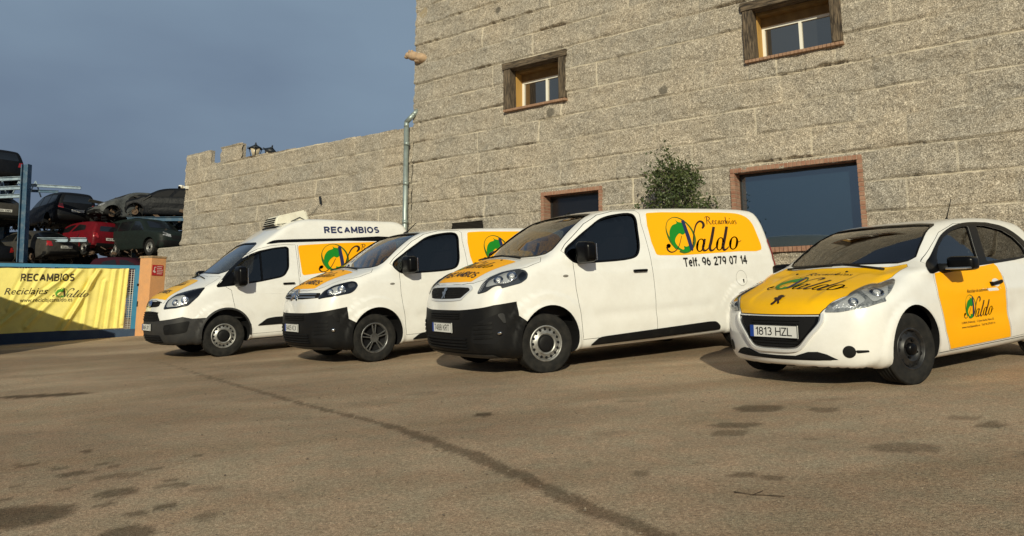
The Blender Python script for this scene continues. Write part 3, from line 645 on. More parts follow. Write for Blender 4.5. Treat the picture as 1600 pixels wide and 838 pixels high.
# a loose cable on the low wall
mb = MB(); mb.tube([(-17.25, -.05, 2.36), (-16.95, -.06, 2.45), (-16.72, -.06, 2.57), (-16.58, -.05, 2.72)], .006, n=6); mb.box((-16.53, -.045, 2.84), (.05, .04, .22), rot=Matrix.Rotation(-.25, 3, 'Y'))
o = mb.done('loose_cable', M_IRON, None, xf=WMAT); tag(o, 'thin dark cable hanging loose across the low granite wall', 'cable')
# ---------------------------------------------------------------- vehicle toolkit
def nets(fn, lo, hi, h, project=None):
    """surface nets: quads on the zero set of fn"""
    n = np.ceil((hi - lo) / h).astype(int) + 1
    G = np.stack(np.meshgrid(*[lo[i] + h * np.arange(n[i]) for i in range(3)], indexing='ij'), -1)
    D = fn(G); ins = D < 0
    cell = np.zeros(tuple(n - 1), int); acc = np.zeros((*tuple(n - 1), 3)); cnt = np.zeros(tuple(n - 1))
    corners = [(i, j, k) for i in (0, 1) for j in (0, 1) for k in (0, 1)]
    sl = lambda c: tuple(slice(c[i], n[i] - 1 + c[i]) for i in range(3))
    for a in corners:
        for ax in range(3):
            if a[ax] == 0:
                b = tuple(a[i] + (i == ax) for i in range(3)); da, db = D[sl(a)], D[sl(b)]; x = (da < 0) != (db < 0)
                t = np.where(x, da / np.where(x, da - db, 1), 0); p = G[sl(a)].copy(); p[..., ax] += h * t
                acc += np.where(x[..., None], p, 0); cnt += x
    act = cnt > 0; ids = np.full(tuple(n - 1), -1); ids[act] = np.arange(act.sum()); V = acc[act] / cnt[act][:, None]
    F = []
    for ax in range(3):
        u, v = (ax + 1) % 3, (ax + 2) % 3
        s0 = [slice(1, n[i] - 1) for i in range(3)]; s0[ax] = slice(0, n[ax] - 1); s1 = list(s0); s1[ax] = slice(1, n[ax])
        a, b = ins[tuple(s0)], ins[tuple(s1)]
        for cond, flip in ((a & ~b, False), (~a & b, True)):
            I = np.argwhere(cond); 
            if not len(I): continue
            I = I + np.array([1 if i != ax else 0 for i in range(3)])
            def idx(du, dv):
                J = I.copy(); J[:, u] += du; J[:, v] += dv; return ids[J[:, 0], J[:, 1], J[:, 2]]
            q = np.stack([idx(-1, -1), idx(0, -1), idx(0, 0), idx(-1, 0)], -1); F.append(q[:, ::-1] if flip else q)
    F = np.concatenate(F)
    if project is not None:
        for _ in range(3):
            d = project(V); V = V - project.grad(V) * np.clip(d, -h * .6, h * .6)[:, None] * .9
    return V, F
def np_mesh(name, V, F):
    me = bpy.data.meshes.new(name); me.vertices.add(len(V)); me.vertices.foreach_set('co', np.ascontiguousarray(V, dtype=np.float32).reshape(-1))
    k = F.shape[1]; me.loops.add(F.size); me.loops.foreach_set('vertex_index', F.reshape(-1).astype(np.int32)); me.polygons.add(len(F)); me.polygons.foreach_set('loop_start', (np.arange(len(F)) * k).astype(np.int32))
    me.update(calc_edges=True); return me
def boolean(a, b, op):
    oa = bpy.data.objects.new('tmp_a', a); ob = bpy.data.objects.new('tmp_b', b); COL.objects.link(oa); COL.objects.link(ob)
    md = oa.modifiers.new('b', 'BOOLEAN'); md.operation = op; md.object = ob; md.solver = 'MANIFOLD'
    dg = bpy.context.evaluated_depsgraph_get(); dg.update(); me = bpy.data.meshes.new_from_object(oa.evaluated_get(dg))
    if len(me.polygons) == 0 or (op == 'DIFFERENCE' and len(me.polygons) == len(a.polygons)):
        md.solver = 'EXACT'; dg.update(); me = bpy.data.meshes.new_from_object(oa.evaluated_get(dg)); print('boolean fell back to exact', op, len(me.polygons))
    bpy.data.objects.remove(oa); bpy.data.objects.remove(ob); return me
def prism_mesh(poly, a, b, plane):
    """poly 2D (dense), extruded between a and b along the third axis; plane 'xz' (along y), 'yz' (along x), 'xy' (along z)"""
    P = np.asarray(poly, float); n = len(P)
    ar = np.sum(P[:, 0] * np.roll(P[:, 1], -1) - np.roll(P[:, 0], -1) * P[:, 1])
    if ar < 0: P = P[::-1]
    place = {'xz': lambda p, h: (p[0], h, p[1]), 'yz': lambda p, h: (h, p[0], p[1]), 'xy': lambda p, h: (p[0], p[1], h)}[plane]
    V = [place(p, a) for p in P] + [place(p, b) for p in P]
    bm = bmesh.new(); vs = [bm.verts.new(v) for v in V]
    caps = [bm.faces.new(vs[:n][::-1]), bm.faces.new(vs[n:])]
    for i in range(n): bm.faces.new((vs[i], vs[(i + 1) % n], vs[n + (i + 1) % n], vs[n + i]))
    bmesh.ops.triangulate(bm, faces=caps); bmesh.ops.recalc_face_normals(bm, faces=bm.faces)
    me = bpy.data.meshes.new('cut'); bm.to_mesh(me); bm.free(); return me
def mesh_join(ms):
    bm = bmesh.new()
    for m in ms: bm.from_mesh(m)
    me = bpy.data.meshes.new('join'); bm.to_mesh(me); bm.free(); return me
def offset_poly(P, d):
    P = np.asarray(P, float); e = np.roll(P, -1, 0) - np.roll(P, 1, 0); nrm = np.stack([e[:, 1], -e[:, 0]], -1); nrm /= np.maximum(np.linalg.norm(nrm, axis=1, keepdims=True), 1e-9)
    ar = np.sum(P[:, 0] * np.roll(P[:, 1], -1) - np.roll(P[:, 0], -1) * P[:, 1])
    return P + nrm * d * (1 if ar > 0 else -1)
def dense(P, step=.04):
    P = np.asarray(P, float); out = []
    for a, b in zip(P, np.roll(P, -1, 0)):
        n = max(1, int(np.linalg.norm(b - a) / step)); out += [a + (b - a) * k / n for k in range(n)]
    return np.array(out)
def rounded(P, r=.03, seg=4):
    """corner-rounded straight polygon"""
    P = np.asarray(P, float); out = []; N = len(P)
    for i in range(N):
        p, a, b = P[i], P[i - 1], P[(i + 1) % N]; da, db = np.linalg.norm(a - p), np.linalg.norm(b - p); q = min(r, da * .45, db * .45)
        s, e = p + (a - p) / da * q, p + (b - p) / db * q
        for k in range(seg + 1):
            t = k / seg; out.append((1 - t) ** 2 * s + 2 * t * (1 - t) * p + t * t * e)
    return np.array(out)
def mirror_y(H):
    H = [tuple(p) for p in H]; return H + [(-p[0],) + tuple(p[1:]) for p in H[::-1] if abs(p[0]) > 1e-6]
def set_normals(me, body, tol=.011, thick_slot=1):
    """paint where the face lies on the smooth body, slot 1 on every cut or inner face; smooth normals from the body"""
    nv = len(me.vertices); V = np.empty(nv * 3, np.float32); me.vertices.foreach_get('co', V); V = V.reshape(-1, 3).astype(float)
    on = np.abs(body(V)) < tol; g = body.grad(V)
    np_ = len(me.polygons); ls = np.empty(np_, np.int32); lt = np.empty(np_, np.int32); me.polygons.foreach_get('loop_start', ls); me.polygons.foreach_get('loop_total', lt)
    fn = np.empty(np_ * 3, np.float32); me.polygons.foreach_get('normal', fn); fn = fn.reshape(-1, 3)
    lv = np.empty(len(me.loops), np.int32); me.loops.foreach_get('vertex_index', lv); lp = np.repeat(np.arange(np_), lt)
    order = np.argsort(ls); lp = np.empty(len(me.loops), np.int64)
    for_idx = np.concatenate([np.arange(s, s + t) for s, t in zip(ls, lt)]); lp[for_idx] = np.repeat(np.arange(np_), lt)
    allon = np.ones(np_, bool); np.logical_and.at(allon, lp, on[lv])
    gs = np.zeros((np_, 3)); np.add.at(gs, lp, g[lv]); gs /= lt[:, None]
    outer = allon & ((gs * fn).sum(1) > .6 * np.linalg.norm(gs, axis=1))
    under = outer & (fn[:, 2] < -.93)
    mi = np.where(outer & ~under, 0, thick_slot).astype(np.int32)
    me.polygons.foreach_set('material_index', mi); me.polygons.foreach_set('use_smooth', np.ones(np_, bool))
    N = np.where(outer[lp][:, None], g[lv], fn[lp]); me.normals_split_custom_set([tuple(x) for x in N]); me.update()
def flat_mesh(loops, cell):
    """triangulated 2D polygon with holes, cut on a grid so that it can follow a curved body -> verts (n,2), faces"""
    bm = bmesh.new(); es = []
    for Lp in loops:
        vs = [bm.verts.new((p[0], p[1], 0)) for p in Lp]; es += [bm.edges.new((vs[i - 1], vs[i])) for i in range(len(vs))]
    bmesh.ops.triangle_fill(bm, use_beauty=True, use_dissolve=False, edges=es)
    return grid_cut(bm, cell)
def grid_cut(bm, cell):
    if cell:
        xs = [v.co.x for v in bm.verts]; ys = [v.co.y for v in bm.verts]
        for ax, lo, hi in ((0, min(xs), max(xs)), (1, min(ys), max(ys))):
            k = math.ceil(lo / cell + 1e-6)
            while k * cell < hi - 1e-6:
                co = Vector((k * cell if ax == 0 else 0, k * cell if ax == 1 else 0, 0))
                bmesh.ops.bisect_plane(bm, geom=list(bm.verts) + list(bm.edges) + list(bm.faces), plane_co=co, plane_no=Vector((1, 0, 0) if ax == 0 else (0, 1, 0)), dist=1e-6); k += 1
    bm.verts.ensure_lookup_table(); bm.verts.index_update()
    V = np.array([tuple(v.co)[:2] for v in bm.verts]); F = [[v.index for v in f.verts] for f in bm.faces]; bm.free(); return V, F
def ray_hits(body, P, d, back=2.2, fwd=1.2, n=150):
    P = np.asarray(P, float); d = np.asarray(d, float); d = d / np.linalg.norm(d)
    if d.ndim == 1: d = np.repeat(d[None], len(P), 0)
    ts = np.linspace(-back, fwd, n); f = body(P[:, None, :] + d[:, None, :] * ts[None, :, None]); neg = f < 0
    i = np.argmax(neg, 1); miss = ~neg.any(1); i = np.where(miss, np.argmin(f, 1), i); i = np.clip(i, 1, n - 1); lo, hi = ts[i - 1], ts[i]
    for _ in range(13):
        m = (lo + hi) / 2; ins = body(P + d * m[:, None]) < 0; hi = np.where(ins, m, hi); lo = np.where(ins, lo, m)
    t = np.where(miss, ts[i], (lo + hi) / 2); return P + d * t[:, None]
def surf(name, body, V2, F, lift, d, off, mats, parent, uvz=None):
    """place a flat mesh on the body: lift maps its 2D points to 3D start points, d is the projecting direction, off the height above the skin"""
    P = lift(V2); H = ray_hits(body, P, d); g = body.grad(H); Q = H + g * (off if np.ndim(off) == 0 else np.asarray(off)[:, None])
    me = mesh_from(name, Q, F, True)
    nf = [0.0] * (len(me.polygons) * 3); me.polygons.foreach_get('normal', nf); nf = np.array(nf).reshape(-1, 3)
    gm = np.array([g[list(p.vertices)].mean(0) for p in me.polygons])
    if (nf * gm).sum() < 0: me.flip_normals()
    lv = np.empty(len(me.loops), np.int32); me.loops.foreach_get('vertex_index', lv); me.normals_split_custom_set([tuple(x) for x in g[lv]])
    return link_mesh(name, me, mats, parent)
LEFT = (lambda V: np.stack([V[:, 0], 0 * V[:, 0], V[:, 1]], -1), (0, -1, 0))
RIGHT = (lambda V: np.stack([V[:, 0], 0 * V[:, 0], V[:, 1]], -1), (0, 1, 0))
FRONT = (lambda V: np.stack([0 * V[:, 0], V[:, 0], V[:, 1]], -1), (-1, 0, 0))
TOP = (lambda V: np.stack([V[:, 0], V[:, 1], 0 * V[:, 0] + .6], -1), (0, 0, -1))
BACK = (lambda V: np.stack([0 * V[:, 0] - 2.2, V[:, 0], V[:, 1]], -1), (1, 0, 0))
def patch(name, body, loops, view, off, mats, parent, cell=.05):
    if not isinstance(loops[0][0], (list, tuple, np.ndarray)): loops = [loops]
    V, F = flat_mesh([np.asarray(l, float) for l in loops], cell); return surf(name, body, V, F, view[0], view[1], off, mats, parent)
def patch3(name, body, pts, d, off, mats, parent, cell=.04, smooth=True, shrink=0, my=1):
    """polygon given by 3D points near the skin, seen along d"""
    P = np.array(pts, float) * np.array([1, my, 1]); d = np.array(d, float) * np.array([1, my, 1]); d /= np.linalg.norm(d)
    a = np.cross(d, (0, 0, 1)); a /= np.linalg.norm(a); b = np.cross(a, d); Q = np.stack([P @ a, P @ b], -1)
    if smooth: Q = rounded(Q, .035, 3)
    if shrink: Q = offset_poly(Q, -shrink)
    V, F = flat_mesh([Q], cell); c = P.mean(0) @ d
    return surf(name, body, V, F, lambda X: X[:, :1] * a + X[:, 1:] * b + d * c, d, off, mats, parent)
# ---- lettering
def text_flat(s, size, bold=0., shear=0., squeeze=1.):
    cu = bpy.data.curves.new('t', 'FONT'); cu.body = s; cu.size = size; cu.offset = bold * size; cu.shear = shear; cu.resolution_u = 3; cu.fill_mode = 'BOTH' if False else 'FRONT'
    o = bpy.data.objects.new('t', cu); COL.objects.link(o); dg = bpy.context.evaluated_depsgraph_get(); dg.update(); me = bpy.data.meshes.new_from_object(o.evaluated_get(dg))
    bpy.data.objects.remove(o); bpy.data.curves.remove(cu)
    V = np.array([tuple(v.co)[:2] for v in me.vertices]) * np.array([squeeze, 1]); F = [list(p.vertices) for p in me.polygons]; bpy.data.meshes.remove(me); return V, F
def fit_text(s, w, h, **k):
    V, F = text_flat(s, 1.0, **k); lo, hi = V.min(0), V.max(0); return (V - lo) * np.array([w / (hi[0] - lo[0]), h / (hi[1] - lo[1])]), F
def _arc(cx, cy, rx, ry, a0, a1, n=14): t = np.radians(np.linspace(a0, a1, n)); return [(cx + rx * math.cos(q), cy + ry * math.sin(q)) for q in t]
SANS = {'R': (.62, [[(0,0),(0,1)], [(0,1),(.3,1)] + _arc(.32,.745,.26,.255,90,-90) + [(.3,.49),(0,.49)], [(.28,.49),(.60,0)]]), 'E': (.54, [[(0,0),(0,1)], [(0,1),(.54,1)], [(0,.52),(.48,.52)], [(0,0),(.54,0)]]), 'C': (.64, [_arc(.36,.5,.36,.5,50,310,20)]),
 'A': (.68, [[(0,0),(.34,1)], [(.34,1),(.68,0)], [(.13,.32),(.55,.32)]]), 'M': (.74, [[(0,0),(0,1)], [(0,1),(.37,.12)], [(.37,.12),(.74,1)], [(.74,1),(.74,0)]]), 'B': (.60, [[(0,0),(0,1)], [(0,1),(.3,1)] + _arc(.32,.765,.22,.235,90,-90) + [(0,.53)], [(.28,.53)] + _arc(.33,.265,.27,.265,90,-90) + [(0,0)]]),
 'I': (.0, [[(0,0),(0,1)]]), 'O': (.74, [_arc(.37,.5,.37,.5,0,360,26)]), 'S': (.56, [_arc(.28,.74,.26,.26,35,250,14) + _arc(.28,.255,.28,.255,70,-145,14)]), 'T': (.60, [[(.3,0),(.3,1)], [(0,1),(.6,1)]]), 'K': (.60, [[(0,0),(0,1)], [(0,.38),(.58,1)], [(.20,.58),(.62,0)]]),
 'H': (.60, [[(0,0),(0,1)], [(.6,0),(.6,1)], [(0,.52),(.6,.52)]]), 'Z': (.58, [[(.02,1),(.56,1)], [(.56,1),(0,0)], [(0,0),(.58,0)]]), 'L': (.50, [[(0,1),(0,0)], [(0,0),(.5,0)]]), 'X': (.62, [[(0,0),(.62,1)], [(0,1),(.62,0)]]), 'Y': (.62, [[(0,1),(.31,.45)], [(.62,1),(.31,.45)], [(.31,.45),(.31,0)]]), 'J': (.46, [[(.46,1),(.46,.25)] + _arc(.23,.25,.23,.25,0,-170)]),
 'e': (.46, [[(.02,.38),(.46,.38)] + _arc(.24,.36,.23,.36,0,310,18)]), 'l': (0, [[(0,0),(0,1)]]), 'f': (.30, [[(.12,0),(.12,.78)] + _arc(.30,.80,.18,.20,180,85,8), [(0,.68),(.30,.68)]]), '.': (.0, [[(0,0),(0,.07)]]),
 '0': (.52, [_arc(.26,.5,.26,.5,0,360,24)]), '1': (.26, [[(.24,0),(.24,1)], [(.24,1),(0,.76)]]), '2': (.52, [_arc(.26,.72,.25,.28,165,-35,14) + [(.05,.08)], [(0,0),(.52,0)]]), '3': (.52, [_arc(.25,.76,.23,.24,150,-90,14), _arc(.25,.27,.27,.27,90,-150,14)]), '4': (.56, [[(.42,0),(.42,1)], [(.42,1),(0,.30)], [(0,.28),(.58,.28)]]),
 '5': (.52, [[(.48,1),(.10,1)], [(.10,1),(.05,.52)], _arc(.25,.32,.27,.32,130,-145,16)]), '6': (.52, [_arc(.26,.31,.26,.31,0,360,20), _arc(.42,.36,.42,.64,110,182,10)]), '7': (.52, [[(0,1),(.52,1)], [(.52,1),(.18,0)]]), '8': (.52, [_arc(.26,.755,.22,.245,0,360,20), _arc(.26,.265,.26,.265,0,360,20)]), '9': (.52, [_arc(.26,.69,.26,.31,0,360,20), _arc(.10,.64,.42,.64,-70,2,10)]), ' ': (.18, [])}
def sans(s, w, h, wt=.17):
    """plain heavy lettering from strokes; each stroke a hair higher than the last so that none coincide -> verts, faces, lift per vertex"""
    V = []; F = []; Z = []; x = 0; k = 0
    for ch in s:
        gw, st = SANS[ch]
        for p in st:
            q = np.array(p, float) * np.array([1, 1 - wt]) + np.array([x + wt / 2, wt / 2])
            t = np.gradient(q, axis=0); t /= np.maximum(np.linalg.norm(t, axis=1, keepdims=True), 1e-9)
            closed = np.linalg.norm(q[0] - q[-1]) < 1e-6
            if closed: tt = q[1] - q[-2]; t[0] = t[-1] = tt / np.linalg.norm(tt)
            else:
                if abs(t[0][0]) * abs(t[0][1]) < .01: q[0] = q[0] - t[0] * wt / 2
                if abs(t[-1][0]) * abs(t[-1][1]) < .01: q[-1] = q[-1] + t[-1] * wt / 2
            n_ = np.stack([-t[:, 1], t[:, 0]], -1) * wt / 2; b = len(V); m = len(q)
            V += [tuple(v) for v in q + n_] + [tuple(v) for v in q - n_]; Z += [k * .00012] * (2 * m); F += [[b + i, b + i + 1, b + m + i + 1, b + m + i] for i in range(m - 1)]; k = (k + 1) % 9
        x += gw + wt * 1.5 + (.0 if ch != ' ' else .02)
    V = np.array(V); V[:, 1] = np.clip(V[:, 1], 0, 1); lo, hi = V.min(0), V.max(0)
    return (V - lo) * np.array([w / (hi[0] - lo[0]), h / (hi[1] - lo[1])]), F, np.array(Z)
def recut(V, F, cell):
    bm = bmesh.new(); vs = [bm.verts.new((v[0], v[1], 0)) for v in V]
    for f in F:
        try: bm.faces.new([vs[i] for i in f])
        except ValueError: pass
    return grid_cut(bm, cell)
def stroke(pts, ws, n=7):
    C = catmull(pts, n, False); m = len(pts); w = np.interp(np.linspace(0, m - 1, len(C)), np.arange(m), ws); t = np.gradient(C, axis=0); t /= np.maximum(np.linalg.norm(t, axis=1, keepdims=True), 1e-9)
    nn = np.stack([-t[:, 1], t[:, 0]], -1); A = C + nn * w[:, None] / 2; B = C - nn * w[:, None] / 2; k = len(C)
    return np.concatenate([A, B]), [[i, i + 1, k + i + 1, k + i] for i in range(k - 1)]
def disc(c, rx, ry=None, n=20):
    t = np.linspace(0, 2 * np.pi, n, endpoint=False); return np.stack([c[0] + rx * np.cos(t), c[1] + (ry or rx) * np.sin(t)], -1), [list(range(n))]
def poly2(P, sm=True):
    P = catmull(P, 4) if sm else np.asarray(P, float); V, F = flat_mesh([P], None); return V, F
def join2(items):
    V = []; F = []
    for v, f in items:
        n = len(V); V += [tuple(p) for p in v]; F += [[i + n for i in q] for q in f]
    return np.array(V), F
def bowl(c, rx, ry, w0, w1, slant):
    t = np.linspace(0, 2 * np.pi, 26); o = np.stack([c[0] + rx * np.cos(t), c[1] + ry * np.sin(t)], -1); wd = w0 + (w1 - w0) * np.abs(np.cos(t)) ** 1.5
    i = np.stack([c[0] + (rx - wd) * np.cos(t), c[1] + (ry - w0) * np.sin(t)], -1)
    for A in (o, i): A[:, 0] += slant * (c[1] - A[:, 1])
    n = len(t); return np.concatenate([o, i]), [[k, k + 1, n + k + 1, n + k] for k in range(n - 1)]
# the emblem and script name, drawn in pixels of a close-up of the long van side, then taken to metres by its panel corners
def _logo():
    g = {}
    g['brown'] = join2([disc((212, 486), 30, 30), stroke([(188, 500), (205, 545), (250, 572), (300, 560), (345, 510), (372, 430), (390, 345)], [22, 20, 16, 13, 11, 9, 7]),
        stroke([(545, 560), (552, 400), (566, 270), (595, 180), (640, 145), (680, 165), (692, 205), (672, 245)], [10, 14, 18, 22, 26, 32, 36, 20]),
        bowl((652, 476), 60, 92, 13, 32, .12), stroke([(712, 388), (700, 450), (688, 510), (702, 548), (735, 545), (775, 500)], [26, 34, 34, 30, 20, 9]),
        stroke([(832, 222), (815, 330), (795, 440), (782, 505), (796, 548), (830, 542), (868, 500)], [36, 40, 40, 38, 32, 20, 9]),
        bowl((922, 458), 56, 92, 13, 32, .12), stroke([(1012, 218), (995, 330), (975, 440), (966, 500), (980, 540), (1010, 532), (1045, 495)], [36, 40, 40, 38, 32, 20, 9]),
        bowl((1112, 446), 64, 92, 14, 34, .12), stroke([(1165, 420), (1190, 430), (1218, 405)], [10, 9, 6])])
    g['navy'] = stroke([(398, 132), (440, 250), (490, 390), (535, 545)], [40, 46, 50, 44])
    g['green'] = join2([poly2([(300, 128), (330, 152), (385, 165), (425, 205), (440, 262), (428, 318), (396, 330), (362, 312), (328, 342), (305, 385), (302, 425), (325, 470), (365, 512), (420, 545), (350, 540), (290, 490), (245, 420), (222, 335), (226, 260), (258, 200), (318, 170)]),
        poly2([(425, 488), (462, 496), (500, 478), (528, 480), (520, 530), (470, 572), (415, 560), (378, 540), (430, 532)])])
    g['olive'] = stroke([(330, 520), (250, 430), (195, 330), (172, 230), (195, 140), (265, 92), (340, 98), (430, 150), (510, 235), (560, 330), (575, 420), (550, 500), (500, 555), (430, 572), (370, 552)], [46, 40, 22, 11, 9, 10, 14, 18, 22, 26, 30, 32, 34, 38, 42])
    src = np.array([(-31.1, 24.9), (1090.7, 29.3), (1493.4, 542.2), (78.2, 615.1)]); dst = np.array([(1.800, 1.837), (3.292, 1.834), (3.652, 1.299), (1.739, 1.279)])
    A = []; b = []
    for (x, y), (u, v) in zip(src, dst):
        A += [[x, y, 1, 0, 0, 0, -u * x, -u * y], [0, 0, 0, x, y, 1, -v * x, -v * y]]; b += [u, v]
    h = np.append(np.linalg.solve(np.array(A), np.array(b)), 1).reshape(3, 3)
    out = {}
    for k, (V, F) in g.items():
        q = np.c_[V, np.ones(len(V))] @ h.T; q = q[:, :2] / q[:, 2:]; out[k] = (q - np.array([1.92, 1.30]), F)      # origin: below the N
    return out
def script_word():
    """the small cursive 'Recambios' above the name -> verts in a 1 x 1 box"""
    it = [stroke([(18, 0), (30, 60), (40, 100)], [8, 11, 9]), stroke([(8, 78), (24, 98), (52, 102), (70, 86), (60, 62), (36, 54)], [4, 6, 9, 12, 8, 4]), stroke([(40, 54), (56, 30), (64, 4), (80, 8)], [5, 11, 9, 4])]; x = 88
    def put(L, w):
        nonlocal x; it.extend([(v + np.array([x, 0]), f) for v, f in L]); x += w
    o = lambda: bowl((18, 26), 15, 26, 4, 10, -.25); tail = lambda a: stroke([(a, 8), (a + 8, 2), (a + 18, 14)], [7, 5, 3])
    e = [stroke([(4, 26), (22, 34), (26, 46), (16, 52), (5, 38), (4, 16), (14, 2), (32, 12)], [3, 4, 6, 7, 10, 10, 6, 3])]; c = [stroke([(27, 42), (18, 52), (6, 40), (4, 16), (14, 2), (32, 12)], [8, 6, 9, 10, 6, 3])]
    a = lambda: [o(), stroke([(36, 50), (31, 24), (32, 6), (46, 10)], [9, 10, 8, 3])]; nst = lambda q, l: stroke([(q, 0), (q + 4, 26), (q + 7, 50)], [9, 10, 8])
    arch = lambda q: stroke([(q, 20), (q + 10, 46), (q + 20, 50), (q + 24, 38), (q + 21, 4)], [3, 4, 7, 10, 9])
    put(e, 36); put(c, 34); put(a(), 48); put([nst(2, 0), arch(6), arch(30)], 66); put([stroke([(4, 100), (-2, 50), (0, 8)], [9, 10, 8]), bowl((14, 24), 14, 25, 4, 9, -.2)], 40); put([stroke([(8, 50), (4, 20), (8, 3), (20, 10)], [8, 9, 7, 3]), disc((12, 74), 6)], 24); put([o()], 38); put([stroke([(26, 44), (16, 52), (8, 42), (18, 28), (24, 14), (12, 1), (0, 8)], [6, 5, 7, 10, 8, 5, 6])], 32)
    V, F = join2(it); lo, hi = V.min(0), V.max(0); return (V - lo) / (hi - lo), F
SCRIPT = script_word()
LOGO = _logo()
LOGO_MATS = {'brown': ('lettering', M_BROWN, .0050), 'navy': ('lettering', M_NAVY, .0056), 'green': ('emblem', M_GREEN, .0044), 'olive': ('emblem', M_OLIVE, .0038)}
def logo_on(body, lift, d, parent, xf=lambda V: V, cell=.08, base=0.0, keep=None):
    for k in ('olive', 'green', 'brown', 'navy'):
        V, F = LOGO[k]; V, F = recut(V, F, cell); V = xf(V)
        if keep is not None:
            ok = keep(V); F = [f for f in F if all(ok[i] for i in f)]
        n, m, off = LOGO_MATS[k]; surf(n, body, V, F, lift, d, off + base, m, parent)
def text_on(name, body, s, w, h, x, z, side, m, parent, off=.005, cell=.1, **k):
    V, F = fit_text(s, w, h, **k); V, F = recut(V, F, cell)
    sg = -1 if side == 'L' else 1; vw = LEFT if side == 'L' else RIGHT
    return surf(name, body, np.stack([x + sg * V[:, 0], z + V[:, 1]], -1), F, vw[0], vw[1], off, m, parent)
def script_on(name, body, w, h, x, z, side, m, parent, off=.005):
    V, F = SCRIPT; V, F = recut(V * np.array([w, h]), F, .1); sg = -1 if side == 'L' else 1; vw = LEFT if side == 'L' else RIGHT
    return surf(name, body, np.stack([x + sg * V[:, 0], z + V[:, 1]], -1), F, vw[0], vw[1], off, m, parent)
def sans_on(name, body, s, w, h, x, z, side, m, parent, off=.005, wt=.17):
    V, F, Z = sans(s, w, h, wt); sg = -1 if side == 'L' else 1; vw = LEFT if side == 'L' else RIGHT
    return surf(name, body, np.stack([x + sg * V[:, 0], z + V[:, 1]], -1), F, vw[0], vw[1], off + Z, m, parent)
# ---- wheels
def tyre_rim(R, rim, kind, rim_mat, parent, x, y, steer=0, name='wheel', wide=.205):
    s = 1 if y > 0 else -1; w = empty(name, (x, y, R), (0, 0, (0 if s > 0 else math.pi) + steer), parent=parent); h = wide / 2
    pr = [(rim - .02, -h * .8), (rim + .01, -h), (R - .05, -h * 1.08), (R - .018, -h * .93)]
    for g0 in np.linspace(-h * .78, h * .78, 5): pr += [(R, g0 - .013), (R - .006, g0 - .009) if False else (R, g0 + .010), (R - .007, g0 + .013), (R - .007, g0 + .017)]
    pr += [(R - .018, h * .93), (R - .05, h * 1.08), (rim + .03, h * 1.04), (rim + .008, h * .96), (rim - .012, h * .90)]
    mb = MB(); mb.lathe(pr, n=56); mb.done('tyre', M_TYRE, w)
    mb = MB(); q = h * .9
    if kind == 'alloy':
        mb.lathe([(rim - .012, q), (rim - .022, q + .006), (rim - .034, q - .004), (rim - .04, q - .05)], n=56)
        for k in range(5):
            for dd in (-.19, .19):
                a = 2 * math.pi * k / 5 + .3 + dd; b = 2 * math.pi * k / 5 + .3 + dd * .75
                p0 = Vector((.055 * math.cos(a), 0, .055 * math.sin(a))); p1 = Vector(((rim - .025) * math.cos(b), 0, (rim - .025) * math.sin(b))); dv = p1 - p0
                mb.box((p0 + p1) / 2 + Vector((0, q - .022, 0)), (dv.length, .026, .017), rot=Matrix.Rotation(-math.atan2(dv.z, dv.x), 3, 'Y'), bevel=.006)
        mb.cyl((0, q - .05, 0), (0, q - .004, 0), .062, n=20); mb.done('rim', rim_mat, w)
        mb = MB(); mb.lathe([(rim - .03, q - .045), (rim - .05, q - .075), (.02, q - .075), (.0005, q - .075)], n=32); mb.done('brake_disc', M_DARK, w)
    else:
        mb.lathe([(rim - .012, q), (rim - .020, q + .007), (rim - .030, q + .001), (rim - .034, q - .022), (rim - .050, q - .030), (rim * .80, q - .026), (rim * .72, q - .016), (rim * .60, q - .012), (rim * .555, q + .004), (rim * .52, q + .006), (rim * .48, q - .012), (.04, q - .02), (.0005, q - .02)], n=56); mb.done('rim', rim_mat, w)
        mb = MB(); nh = 16 if kind == 'holes' else 9
        for k in range(nh):
            a = 2 * math.pi * k / nh; c = Vector((rim * .735 * math.cos(a), q - .0125, rim * .735 * math.sin(a)))
            mb.cyl(c, c + Vector((0, -.02, 0)), rim * (.072 if kind == 'holes' else .085), n=12)
        mb.done('vent_hole', M_DARK, w)
        mb = MB(); mb.lathe([(rim * .455, q - .018), (rim * .44, q + .008), (rim * .36, q + .016), (rim * .20, q + .018), (.0005, q + .018)], n=32) if kind == 'holes' else mb.lathe([(.055, q - .02), (.05, q + .018), (.03, q + .024), (.0005, q + .024)], n=24)
        if kind != 'holes':
            for k in range(4):
                a = math.pi / 2 * k + .4; mb.cyl((.075 * math.cos(a), q - .02, .075 * math.sin(a)), (.075 * math.cos(a), q + .004, .075 * math.sin(a)), .011, n=6)
        mb.done('hub_cap', M_PLAST if kind == 'holes' else M_GLOSSBLK, w)
    return w
def plate(text, parent, c, tilt=0., yaw=0.):
    mb = MB(); R = Matrix.Translation(c) @ Matrix.Rotation(yaw, 4, 'Z') @ Matrix.Rotation(tilt, 4, 'Y')
    mb.box((0, 0, 0), (.012, .524, .114), bevel=.003); o = mb.done('license_plate', M_PLATE, parent, xf=R)
    mb = MB(); mb.box((.0065, -.237, 0), (.002, .042, .104)); mb.done('country_band', M_PLATEBLUE, o, xf=R)
    V, F, Z = sans(text, .40, .074, .13); V = V + np.array([-.195, -.037]); P = np.stack([Z * .5 + .0072, V[:, 0], V[:, 1]], -1)
    me = mesh_from('plate_lettering', P, F); me.transform(R); link_mesh('plate_lettering', me, M_BLACKV, o)
    mb = MB()
    for y, z, sx, sz in ((0, .0545, .52, .005), (0, -.0545, .52, .005), (.2595, 0, .005, .104), (-.2595, 0, .005, .104)): mb.box((.006, y, z), (.004, sx, sz))
    mb.done('plate_border', M_BLACKV, o, xf=R); return o
